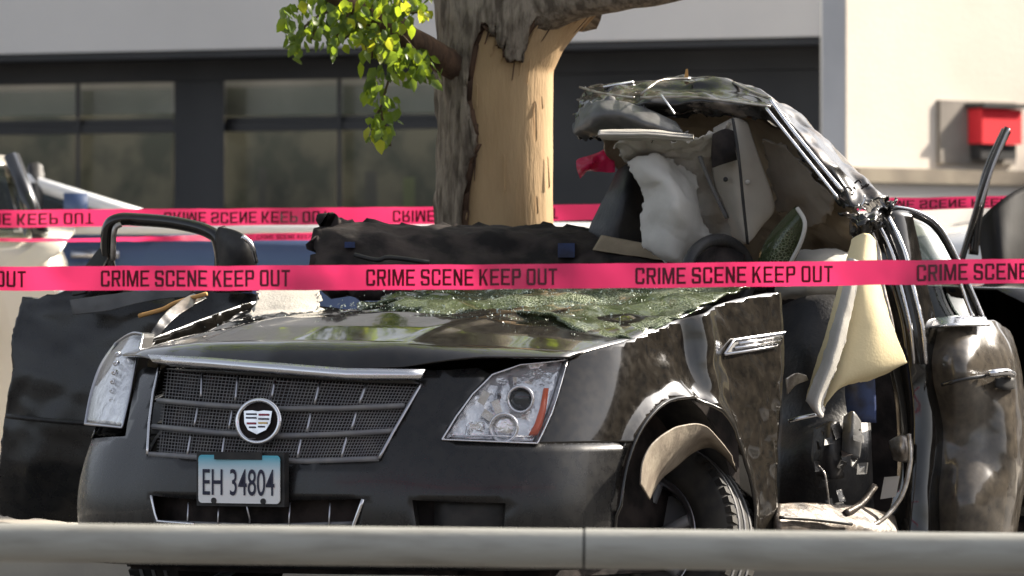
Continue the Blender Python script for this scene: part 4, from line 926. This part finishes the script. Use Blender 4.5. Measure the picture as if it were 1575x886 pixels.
sheet('headliner_fold', [[(884, 188, 26.85), (912, 158, 26.75), (955, 156, 26.7), (1000, 168, 26.65), (1040, 185, 26.65)], [(884, 205, 26.85), (912, 186, 26.7), (955, 178, 26.64), (1000, 190, 26.6), (1050, 202, 26.6)], [(905, 212, 26.85), (925, 205, 26.75), (962, 204, 26.7), (1005, 208, 26.66), (1062, 216, 26.66)]], 'grey_vinyl', hd_, n=14, crumple=.03, cf=13, seed=3, ridged='v', rag=.02)
sheet('sun_visor', [[(922, 200, 26.6), (985, 198, 26.58), (1064, 206, 26.56)], [(920, 208, 26.56), (985, 207, 26.53), (1066, 212, 26.52)], [(926, 216, 26.6), (985, 216, 26.58), (1062, 217, 26.56)]], 'visor', hd_, thick=-.015, crumple=.008, cf=12)
sheet('headliner_panel', [[(945, 218, 26.68), (1000, 216, 26.63), (1062, 216, 26.58), (1100, 200, 26.63), (1130, 184, 26.68)], [(952, 234, 26.73), (1000, 232, 26.68), (1062, 234, 26.68), (1100, 235, 26.73), (1134, 230, 26.73)], [(965, 246, 26.78), (1000, 248, 26.78), (1062, 262, 26.78), (1100, 275, 26.83), (1140, 285, 26.83)], [(990, 262, 26.88), (1015, 275, 26.88), (1068, 300, 26.88), (1104, 330, 26.88), (1145, 340, 26.88)], [(1040, 320, 26.93), (1060, 330, 26.93), (1085, 350, 26.93), (1112, 368, 26.93), (1150, 376, 26.93)]], 'headliner', hd_, n=14, crumple=.04, cf=16, seed=5, ridged='v', rag=.025)
tp_ = sheet('pillar_trim', [[(1098, 196, 26.7), (1118, 186, 26.68), (1132, 181, 26.66), (1150, 188, 26.68)], [(1096, 235, 26.72), (1118, 235, 26.66), (1136, 232, 26.64), (1166, 240, 26.68)], [(1100, 285, 26.75), (1122, 285, 26.68), (1142, 285, 26.66), (1184, 290, 26.7)], [(1120, 335, 26.78), (1132, 340, 26.7), (1148, 342, 26.68), (1190, 322, 26.72)], [(1128, 364, 26.8), (1140, 370, 26.74), (1152, 372, 26.7), (1172, 345, 26.74)]], 'trim_panel', hd_, n=6, crumple=.006, cf=6)
sheet('dome_lamp', [[(1096, 206, 26.62), (1115, 198, 26.6), (1130, 202, 26.6)], [(1094, 232, 26.62), (1114, 230, 26.58), (1132, 232, 26.58)], [(1095, 258, 26.62), (1114, 252, 26.6), (1134, 246, 26.6)]], 'interior', tp_, thick=-.012)
wire([(1127, 182, 26.58), (1136, 240, 26.57), (1142, 300, 26.58), (1150, 376, 26.6)], .005, 'black_plastic', tp_, 'trim_seam')
wire([(1076, 240, 26.72), (1094, 285, 26.74), (1118, 336, 26.76)], .007, 'grey_plastic', hd_, 'trim_strip')
for (x, y) in ((1116, 276), (1150, 280)):
    b = MB(); b.lathe([(.004, .0001), (.004, .007), (-.004, .008)], P(x, y, 26.655), (0, -1, 0), 10); b.build('clip', 'black_plastic' if x < 1130 else 'visor', tp_)
sheet('lining_flap', [[(1170, 212, 26.72), (1200, 222, 26.7), (1238, 258, 26.66), (1280, 304, 26.62)], [(1182, 258, 26.82), (1208, 262, 26.78), (1240, 288, 26.74), (1276, 326, 26.7)], [(1192, 300, 26.9), (1214, 302, 26.84), (1238, 316, 26.82), (1262, 340, 26.8)], [(1192, 324, 26.95), (1212, 328, 26.9), (1228, 334, 26.9), (1244, 346, 26.88)]], 'lining', hd_, n=12, crumple=.035, cf=10, seed=8, ridged='v', rag=.02)
# deflated white airbag under the roof
sheet('airbag', [[(966, 246, 26.72), (985, 240, 26.68), (1010, 240, 26.66), (1036, 250, 26.7), (1060, 262, 26.76)], [(978, 272, 26.7), (998, 268, 26.62), (1022, 270, 26.6), (1050, 282, 26.66), (1074, 300, 26.74)], [(992, 305, 26.7), (1010, 300, 26.62), (1035, 305, 26.58), (1060, 318, 26.64), (1076, 335, 26.72)], [(988, 345, 26.68), (1010, 345, 26.6), (1035, 348, 26.58), (1062, 352, 26.64), (1088, 358, 26.72)], [(992, 378, 26.68), (1012, 385, 26.6), (1036, 385, 26.58), (1058, 372, 26.64), (1100, 364, 26.72)], [(1015, 396, 26.68), (1028, 404, 26.62), (1044, 406, 26.6), (1054, 396, 26.64), (1066, 380, 26.7)]], 'airbag_white', car, n=16, crumple=.03, cf=12, seed=6, ridged='v', rag=.02, label='deflated off-white airbag under the roof')
# dark seat, steering wheel, shard, round airbag
sheet('seat', [[(950, 262, 27.2), (972, 250, 27.15), (990, 262, 27.2)], [(935, 292, 27.1), (965, 285, 27.0), (994, 290, 27.1)], [(918, 325, 27.1), (955, 325, 26.98), (992, 330, 27.05)], [(904, 362, 27.1), (945, 365, 26.98), (990, 372, 27.05)], [(900, 440, 27.1), (945, 440, 27), (990, 440, 27.05)]], 'leather', car, n=5, thick=-.08, crumple=.008)
b = MB(); cwh = P(1105, 425, 26.55)
b.tube([cwh+Vector((.185*math.cos(a*math.pi/20)*.55, .1*math.cos(a*math.pi/20), .115*math.sin(a*math.pi/20))) for a in range(41)], .02, 10, False); sw = b.build('steering_wheel', 'leather', car)
sheet('wheel_hub', [[(1068, 400, 26.6), (1105, 372, 26.58), (1146, 392, 26.6)], [(1072, 430, 26.55), (1105, 425, 26.48), (1142, 430, 26.55)], [(1078, 465, 26.6), (1105, 470, 26.55), (1136, 465, 26.6)]], 'interior', sw, thick=-.03)
sheet('window_shard', [[(1226, 318, 26.55), (1232, 326, 26.5), (1238, 340, 26.5)], [(1196, 350, 26.58), (1215, 352, 26.5), (1240, 358, 26.52)], [(1172, 385, 26.6), (1196, 388, 26.52), (1228, 385, 26.55)], [(1168, 410, 26.6), (1190, 412, 26.55), (1215, 412, 26.58)]], 'cracked_glass', car, n=5, crumple=.01, cf=10, thick=.006, label='torn piece of side glass')
wire([(1226, 320, 26.48), (1238, 342, 26.46), (1232, 372, 26.46), (1216, 404, 26.48)], .007, 'airbag_white', car, 'torn_seal')
sheet('curtain_airbag', [[(1192, 406, 26.75), (1215, 392, 26.7), (1250, 384, 26.68), (1290, 386, 26.72), (1318, 396, 26.78)], [(1190, 424, 26.7), (1215, 415, 26.62), (1250, 410, 26.58), (1290, 412, 26.62), (1318, 418, 26.7)], [(1194, 450, 26.7), (1215, 450, 26.62), (1250, 448, 26.58), (1288, 446, 26.62), (1310, 446, 26.7)], [(1200, 462, 26.78), (1220, 458, 26.72), (1250, 454, 26.7), (1288, 452, 26.72), (1305, 452, 26.78)]], 'airbag_white', car, n=10, crumple=.022, cf=15, seed=3, ridged='v', rag=.01)
# ---- seats, interior seen through the torn doorway
sheet('front_seat', [[(1200, 470, 26.6), (1240, 455, 26.55), (1290, 455, 26.55), (1330, 465, 26.6)], [(1200, 540, 26.5), (1240, 535, 26.42), (1290, 535, 26.42), (1335, 540, 26.5)], [(1200, 640, 26.5), (1240, 635, 26.4), (1290, 635, 26.4), (1340, 640, 26.5)], [(1195, 700, 26.3), (1240, 700, 26.2), (1290, 700, 26.2), (1340, 700, 26.35)], [(1195, 790, 26.3), (1240, 790, 26.25), (1290, 790, 26.25), (1345, 790, 26.35)]], 'leather', car, n=5, thick=-.12, crumple=.012, cf=6)
b = MB(); b.hexa([P(1180, 440, 27.2), P(1400, 440, 27.2), P(1400, 860, 27.2), P(1180, 860, 27.2)], [P(1180, 440, 27.3), P(1400, 440, 27.3), P(1400, 860, 27.3), P(1180, 860, 27.3)]); b.build('rear_seat', 'interior', car, smooth=False)
sheet('seat_bracket', [[(1298, 640, 26.1), (1312, 632, 26.08), (1324, 648, 26.1)], [(1294, 672, 26.08), (1310, 668, 26.04), (1326, 680, 26.08)], [(1290, 700, 26.08), (1306, 700, 26.05), (1322, 706, 26.08)]], 'grey_vinyl', car, n=5, thick=-.02, crumple=.01, cf=14)
sheet('seat_side', [[(1252, 660, 26.12), (1275, 648, 26.06), (1296, 650, 26.1)], [(1248, 700, 26.1), (1275, 692, 26.02), (1294, 700, 26.06)], [(1256, 732, 26.1), (1280, 738, 26.05), (1300, 735, 26.1)]], 'leather', car, n=5, thick=-.03, crumple=.01, cf=12)
rj = random.Random(21)
for k in range(16):
    x, y = rj.uniform(1250, 1326), rj.uniform(655, 775); w_, h_ = rj.uniform(5, 15), rj.uniform(5, 18); sk = rj.uniform(-8, 8); Y0 = rj.uniform(26.0, 26.08)
    q = [P(x, y, Y0), P(x+w_, y+rj.uniform(-5, 5), Y0+.02), P(x+w_+sk, y+h_, Y0+rj.uniform(-.03, .05)), P(x+sk*.8, y+h_+rj.uniform(-4, 6), Y0-.02)]
    b = MB(); b.hexa(q, [v+Vector((.004, .012, .0)) for v in q]); b.build('seat_fragment', rj.choice(['satin_chrome' if k == 3 else 'leather', 'black_plastic', 'interior', 'grey_vinyl', 'leather', 'black_plastic']), car, smooth=False)
wire([(1258, 716, 25.98), (1268, 728, 25.97), (1272, 750, 25.97), (1276, 782, 25.98)], .0035, 'bare_metal', car, 'seat_post')
wire([(1213, 648, 25.95), (1232, 643, 25.94), (1256, 638, 25.95)], .007, 'chrome', car, 'torn_bracket')
sheet('torn_flange', [[(1208, 582, 25.9), (1222, 574, 25.92), (1240, 578, 25.96)], [(1210, 606, 25.92), (1224, 592, 25.94), (1242, 584, 25.98)]], 'bare_metal', car, thick=.004, crumple=.006, cf=14)
sheet('belt_tower', [[(1302, 560, 26.2), (1322, 556, 26.18), (1342, 560, 26.2)], [(1302, 610, 26.2), (1322, 610, 26.18), (1345, 612, 26.2)], [(1308, 650, 26.2), (1325, 650, 26.18), (1345, 650, 26.2)]], 'blue_trim', car, n=4, thick=.01, crumple=.006)
# sill
sheet('sill', [[(1192, 782, 25.75), (1240, 781, 25.9), (1290, 783, 26.05), (1340, 790, 26.2), (1370, 800, 26.3)], [(1190, 795, 25.7), (1240, 795, 25.84), (1290, 797, 26.0), (1340, 802, 26.15), (1372, 812, 26.25)], [(1190, 812, 25.66), (1240, 812, 25.8), (1290, 815, 25.95), (1340, 820, 26.1), (1375, 826, 26.22)], [(1190, 850, 25.68), (1240, 850, 25.82), (1290, 850, 25.97), (1340, 850, 26.12), (1375, 850, 26.24)]], 'sill_metal', car, n=6, crumple=.008, cf=10, thick=.02)
wire([(1200, 796, 25.64), (1250, 799, 25.78), (1310, 806, 25.95)], .006, 'black_plastic', car, 'sill_seal')
wire([(1398, 668, 26.25), (1400, 710, 26.22), (1388, 760, 26.2), (1362, 795, 26.15), (1338, 810, 26.1)], .008, 'bare_metal', car, 'door_seal', 8)
wire([(1300, 790, 26.0), (1325, 775, 26.08), (1345, 748, 26.15)], .012, 'sill_metal', car, 'pillar_foot')
sheet('pillar_latch', [[(1370, 678, 26.3), (1386, 672, 26.28), (1400, 678, 26.3)], [(1374, 692, 26.3), (1388, 690, 26.26), (1402, 692, 26.28)], [(1378, 706, 26.3), (1390, 708, 26.28), (1398, 704, 26.3)]], 'bare_metal', car, n=4, thick=.01, crumple=.008, cf=16)
b = MB(); b.hexa([P(1354, 768, 26.3), P(1378, 764, 26.3), P(1384, 732, 26.3), P(1360, 734, 26.3)], [P(1354, 768, 26.31), P(1378, 764, 26.31), P(1384, 732, 26.31), P(1360, 734, 26.31)]); b.build('tyre_placard', 'visor', car, smooth=False)
# ---- pillar between the doors
sheet('door_pillar', [[(1322, 352, 26.5), (1342, 338, 26.45), (1368, 328, 26.45), (1392, 330, 26.5)], [(1348, 430, 26.45), (1368, 425, 26.4), (1392, 425, 26.4), (1412, 428, 26.45)], [(1372, 520, 26.45), (1390, 520, 26.38), (1412, 520, 26.38), (1432, 520, 26.45)], [(1392, 640, 26.45), (1405, 640, 26.38), (1424, 640, 26.38), (1446, 640, 26.45)], [(1390, 750, 26.4), (1405, 750, 26.33), (1424, 750, 26.35), (1448, 750, 26.45)], [(1360, 840, 26.35), (1400, 840, 26.3), (1424, 840, 26.32), (1448, 840, 26.45)]], 'paint', car, n=7, thick=.03, crumple=.008, cf=6)
for (x0, x1, r, m_) in ((1345, 1400, .006, 'chrome'), (1358, 1412, .005, 'black_plastic'), (1366, 1418, .008, 'chrome'), (1330, 1372, .007, 'bare_metal')):
    wire([(x0, 334, 26.36), ((x0*.6+x1*.4)+4, 385, 26.33), (x1-14, 440, 26.3), (x1, 500, 26.28), (x1+6, 560, 26.3)], r, m_, car, 'pillar_trim_strip')
# gathered torn metal where the roof meets the pillar
sheet('torn_joint', [[(1292, 318, 26.35), (1318, 330, 26.3), (1345, 320, 26.32), (1370, 310, 26.4)], [(1308, 345, 26.32), (1325, 345, 26.25), (1350, 335, 26.28), (1372, 325, 26.36)], [(1318, 372, 26.32), (1330, 360, 26.26), (1352, 348, 26.28), (1376, 338, 26.38)]], 'paint_scuffed', car, n=12, crumple=.06, cf=30, seed=4, thick=.004, ridged='v', rag=.02)
for k in range(10):
    x, y = rj.uniform(1288, 1330), rj.uniform(272, 330); pts = [(x, y, 26.3)]
    for q in range(2): x += rj.uniform(-9, 9); y += rj.uniform(-9, 9); pts.append((x, y, 26.3))
    wire(pts, rj.uniform(.002, .004), rj.choice(['chrome', 'bare_metal', 'interior']), rf, 'torn_strand', 3)
# ---- yellow curtain airbag hanging in the doorway
sheet('hanging_airbag', [[(1312, 368, 26.2), (1322, 362, 26.18), (1332, 360, 26.17), (1340, 362, 26.18), (1346, 370, 26.2)], [(1298, 420, 26.15), (1312, 418, 26.1), (1326, 418, 26.08), (1340, 420, 26.1), (1352, 428, 26.14)], [(1278, 490, 26.1), (1298, 492, 26.04), (1322, 494, 26.02), (1346, 494, 26.04), (1368, 492, 26.1)], [(1256, 560, 26.05), (1276, 575, 25.98), (1308, 572, 25.96), (1350, 562, 26.0), (1392, 550, 26.08)], [(1240, 612, 26.05), (1258, 634, 25.98), (1290, 598, 25.97), (1342, 582, 26.02), (1396, 556, 26.08)]], 'airbag_yellow', car, n=14, crumple=.014, cf=6, seed=12, ridged='v', rag=.004, label='pale yellow airbag hanging in the doorway')
sheet('airbag_fold', [[(1306, 400, 26.02), (1314, 400, 26.0), (1322, 402, 26.03)], [(1290, 470, 25.98), (1300, 470, 25.95), (1310, 474, 25.98)], [(1270, 540, 25.94), (1282, 545, 25.9), (1292, 548, 25.94)], [(1244, 606, 25.92), (1256, 618, 25.88), (1266, 612, 25.92)], [(1242, 618, 25.94), (1262, 640, 25.9), (1268, 628, 25.94)]], 'airbag_white', car, n=12, crumple=.012, cf=12, seed=2, ridged='v', rag=.008)
# ---- rear door
rows = [[(1430, 500, 26.5), (1465, 496, 26.46), (1498, 495, 26.52), (1528, 500, 26.62), (1545, 512, 26.8)],
        [(1434, 545, 26.42), (1470, 542, 26.36), (1505, 540, 26.42), (1542, 542, 26.55), (1560, 552, 26.8)],
        [(1440, 590, 26.42), (1474, 588, 26.34), (1510, 588, 26.4), (1548, 588, 26.52), (1566, 595, 26.8)],
        [(1444, 650, 26.44), (1478, 650, 26.4), (1512, 650, 26.44), (1552, 650, 26.52), (1574, 655, 26.8)],
        [(1446, 710, 26.42), (1480, 710, 26.38), (1514, 710, 26.42), (1552, 710, 26.52), (1572, 712, 26.8)],
        [(1446, 770, 26.38), (1480, 770, 26.32), (1514, 770, 26.36), (1546, 770, 26.48), (1562, 772, 26.75)],
        [(1444, 845, 26.4), (1480, 845, 26.35), (1514, 845, 26.4), (1538, 845, 26.5), (1552, 845, 26.75)]]
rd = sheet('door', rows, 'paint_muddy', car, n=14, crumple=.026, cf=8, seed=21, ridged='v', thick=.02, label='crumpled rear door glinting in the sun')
wire([(1448, 592, 26.3), (1480, 584, 26.28), (1520, 578, 26.34), (1556, 574, 26.5)], .006, 'paint', rd, 'door_crease')
b = MB(); b.tube(smooth_path([P(1516, 578, 26.36), P(1526, 574, 26.3), P(1548, 572, 26.36), P(1558, 576, 26.46)], 5), .011, 8); hdl = b.build('door_handle', 'chrome', rd)
sheet('handle_cup', [[(1530, 582, 26.4), (1546, 580, 26.42), (1560, 582, 26.5)], [(1530, 596, 26.4), (1546, 600, 26.42), (1560, 598, 26.5)]], 'black_plastic', hdl, n=3, thick=.004)
sheet('window_sill', [[(1428, 494, 26.46), (1468, 488, 26.42), (1515, 490, 26.52)], [(1430, 506, 26.4), (1468, 502, 26.34), (1522, 502, 26.46)]], 'chrome', rd, n=5, thick=.006)
sheet('door_glass', [[(1386, 338, 26.6), (1412, 340, 26.62), (1440, 356, 26.68)], [(1402, 400, 26.55), (1436, 400, 26.58), (1470, 402, 26.66)], [(1420, 460, 26.52), (1452, 460, 26.55), (1492, 462, 26.64)], [(1430, 496, 26.5), (1465, 494, 26.53), (1508, 494, 26.62)]], 'car_glass', rd, n=4, thick=.004, crumple=.004)
wire([(1372, 322, 26.5), (1408, 330, 26.52), (1440, 350, 26.55), (1468, 396, 26.56), (1492, 450, 26.56), (1512, 496, 26.56)], .012, 'paint', rd, 'window_frame')
wire([(1376, 318, 26.47), (1410, 325, 26.49), (1444, 346, 26.52), (1472, 394, 26.53), (1497, 450, 26.53), (1516, 496, 26.53)], .005, 'chrome', rd, 'window_trim')
wire([(1466, 402, 26.5), (1482, 450, 26.5), (1498, 494, 26.5)], .006, 'chrome', rd, 'window_divider')
# ---- rear of the car beyond the frame: deck, quarter panel and wheels
def RC(s, t, z): return C(s, t, z)
V = []
sec = [(3.15, .9), (3.5, .92), (4.0, .92), (4.5, .88), (4.8, .78)]
for (s, hw) in sec:
    for (f, z) in ((1.0, .22), (1.03, .5), (1.02, .75), (.96, .98), (.8, 1.04), (0, 1.06), (-.6, 1.04), (-.7, .95), (-.72, .6), (-.7, .22)): V.append(RC(s, hw*f, z if s < 4.7 else z*.95))
nn = 10; F = grid_faces(len(sec), nn)+[tuple(range(4*nn, 5*nn))]
obj('rear_body', V, F, 'paint_dusty', car, thick=.006, sharp=50)
b = MB(); ax2 = LV; b.lathe([(-.1, .2), (-.1, .31), (0, .33), (.1, .31), (.1, .21)], C(3.75, .84, .33), LV, 36); rw = b.build('wheel', 'rubber', car)
b = MB(); b.lathe([(.1, .0001), (.11, .1), (.1, .2)], C(3.75, .845, .33), LV, 24); b.build('rim', 'satin_chrome', rw)

# small things caught on the wreck
b = MB(); b.hexa([P(1052, 120, 26.9), P(1059, 120, 26.9), P(1058, 106, 26.9), P(1055, 106, 26.9)], [P(1052, 120, 26.92), P(1059, 120, 26.92), P(1057, 106, 26.92), P(1056, 106, 26.92)])
o = b.build('wood_splinter', 'splinter', None, smooth=False, loc=P(1056, 120, 26.9)); tag(o, 'small orange wood splinter standing on the peeled roof edge', 'splinter')
V, F = sheet('x', [[(888, 246, 27.3), (905, 236, 27.25), (928, 230, 27.28), (948, 228, 27.3)], [(886, 262, 27.28), (908, 252, 27.2), (930, 246, 27.24), (946, 248, 27.28)], [(892, 276, 27.3), (904, 264, 27.26), (926, 262, 27.28), (944, 262, 27.3)]], '', None, n=6, crumple=.03, cf=14, raw=True)
o = obj('tape_scrap', V, F, 'tape', None, loc=P(915, 250, 27.25)); tag(o, 'crumpled pink tape scrap hanging under the torn roof edge', 'tape')

# ================================================================== TAPES
def proj_px(v): return CX+K*v.x/v.y
def tape(name, label, top, bot, Yf, px0, px1, words, txt=True, flipv=False, hfrac=(.18, .85), n=200, group=None):
    mid = P((px0+px1)/2, 420, Yf((px0+px1)/2)); t = thing(name, label, 'tape', mid, group)
    def pt(px, v, o=0.0):
        Y = Yf(px)+.022*(v-.5)*math.sin(px*.011+1)+.006*nz((px*.02, v*.6, 0), 1, 3)+.005*nz((px*.045, v*1.3, 2), 1, 6)+.012*fold(Vector((px/420, 0, v*.08)), 5, 2)+o; e_ = .9*nz((px*.013, 5, 0))+.5*nz((px*.05, 9, 0)); return P(px, top(px)*(1-v)+bot(px)*v+e_, Y)
    V = []; 
    for j in range(5):
        for i in range(n+1): V.append(pt(px0+(px1-px0)*i/n, j/4))
    obj('tape_band', V, grid_faces(5, n+1), 'tape', t)
    for (x0, x1) in words:
        for wd_ in block_words('CRIME SCENE KEEP OUT'):
            V, F_ = [], []
            for pl in wd_:
                F_.append(tuple(range(len(V), len(V)+len(pl))))
                V += [pt(x0+(x1-x0)*x, hfrac[0]+(hfrac[1]-hfrac[0])*(y if flipv else 1-y), -.003) for x, y in pl]
            pxs = [proj_px(v) for v in V]
            if max(pxs) < -5 or min(pxs) > 1600: continue
            obj('lettering', V, F_, 'tape_ink', t, smooth=False)
    return t
ip = lambda xs, ys: (lambda x: float(np.interp(x, xs, ys)))
tape('crime_scene_tape', 'pink crime scene tape stretched across in front of the wreck', ip([-400, 0, 500, 1000, 1400, 1575, 1900], [412, 410, 408, 405, 400, 398, 394]), ip([-400, 0, 500, 1000, 1400, 1575, 1900], [449, 447, 446.5, 443, 438, 435.5, 432]),
     lambda x: 23.4+.03*math.sin(x*.008)+.02*math.sin(x*.021+2), -400, 1950, [(-253, 40), (155, 446), (563, 857), (977, 1281), (1410, 1716)])
far = tape('crime_scene_tape', 'upside-down pink tape running behind the tree trunk', ip([-400, 0, 300, 680, 920, 1330, 1575, 1900], [327, 323, 321, 318, 314, 305, 301, 296]), ip([-400, 0, 300, 680, 920, 1330, 1575, 1900], [354, 350, 347, 345, 338, 325, 319, 315]),
     lambda x: 31.0+.03*math.sin(x*.01+1)+.02*math.sin(x*.027), -400, 1950, [(-145, 144), (252, 506), (604, 858), (950, 1190), (1340, 1600)], flipv=True, hfrac=(.2, .86))
tape('crime_scene_tape', 'thin twisted pink tape strand low behind the open left door', ip([-300, 0, 120, 400, 520], [366, 366, 367, 359, 357]), ip([-300, 0, 120, 400, 520], [371.5, 371.5, 372, 370, 369]),
     lambda x: 31.6+.1*math.sin(x*.02), -300, 640, [(395, 500)], hfrac=(.2, .8))

# ================================================================== BACKGROUND VEHICLE WITH OPEN DOOR ON THE RIGHT
bs = thing('black_van', 'black vehicle with an open door and slanted window frame at right edge', 'van', P(1560, 980, 29.5)*1.0)
bs.location.z = 0
sheet('door', [[(1500, 345, 29.0), (1530, 315, 29.0), (1580, 285, 29.1), (1640, 280, 29.2)], [(1512, 420, 28.95), (1540, 410, 28.9), (1580, 400, 29.0), (1640, 400, 29.1)], [(1518, 560, 28.95), (1545, 560, 28.9), (1580, 560, 29.0), (1640, 560, 29.1)], [(1520, 760, 29), (1550, 770, 28.95), (1590, 780, 29.0), (1640, 780, 29.1)]], 'paint_dull', bs, n=6, thick=-.08, crumple=.01, cf=3)
wire([(1497, 392, 28.9), (1504, 330, 28.9), (1520, 262, 28.9), (1548, 200, 28.9)], .018, 'paint', bs, 'window_frame')
wire([(1470, 430, 28.9), (1500, 330, 28.88), (1522, 262, 28.87), (1550, 196, 28.87)], .012, 'paint_dusty', bs, 'frame_seal')
wire([(1508, 318, 28.84), (1528, 255, 28.83), (1552, 198, 28.83)], .005, 'satin_chrome', bs, 'frame_trim')
b = MB(); q = P(1760, 0, 30.6); b.hexa([P(1545, 990, 30.2), P(2050, 990, 30.2), P(2050, 330, 30.2), P(1560, 300, 30.2)], [P(1545, 970, 31.8), P(2050, 970, 31.8), P(2050, 330, 31.8), P(1560, 300, 31.8)]); b.build('body', 'car_black', bs, smooth=False)
rt = R(3)
parked_car('white_car', 'white car parked behind the wreck near the right edge', nose_at(1378, 33.6, 0, rt), rt, 'car_white', L=4.6, hood=1.36, belt=1.34, roof=1.75, tail=1.3, ws=(1.3, 1.9), rs=(3.9, 4.3))

# ================================================================== FOREGROUND PIPE RAIL
pr_ = thing('pipe_rail', 'grey painted pipe rail running across the foreground', 'rail', (0, 20, 0))
def RL(px): return P(px, np.interp(px, [0, 900, 1575], [834, 842, 851]), 20.0)
dvec = (RL(1575)-RL(0)).normalized()
def rail(px): r0 = RL(0); f = (px)/1575; return r0+(RL(1575)-r0)*f
b = MB(); b.tube([rail(-2600), rail(-1000), rail(0), rail(450), rail(896)], .0465, 32); b.build('pipe', 'rail_paint', pr_, sharp=50)
b = MB(); b.tube([rail(900), rail(1200), rail(1575), rail(2600), rail(4200)], .0475, 32); b.build('pipe', 'rail_paint', pr_, sharp=50)
b = MB(); b.tube([rail(880), rail(915)], .043, 24); b.build('sleeve', 'black_plastic', pr_, sharp=50)
for x in (-1700, -420, 1990, 3300):
    c = rail(x); b = MB(); b.tube([Vector((c.x, c.y, 0)), Vector((c.x, c.y, c.z-.03))], .038, 20); b.build('post', 'rail_paint', pr_, sharp=50)
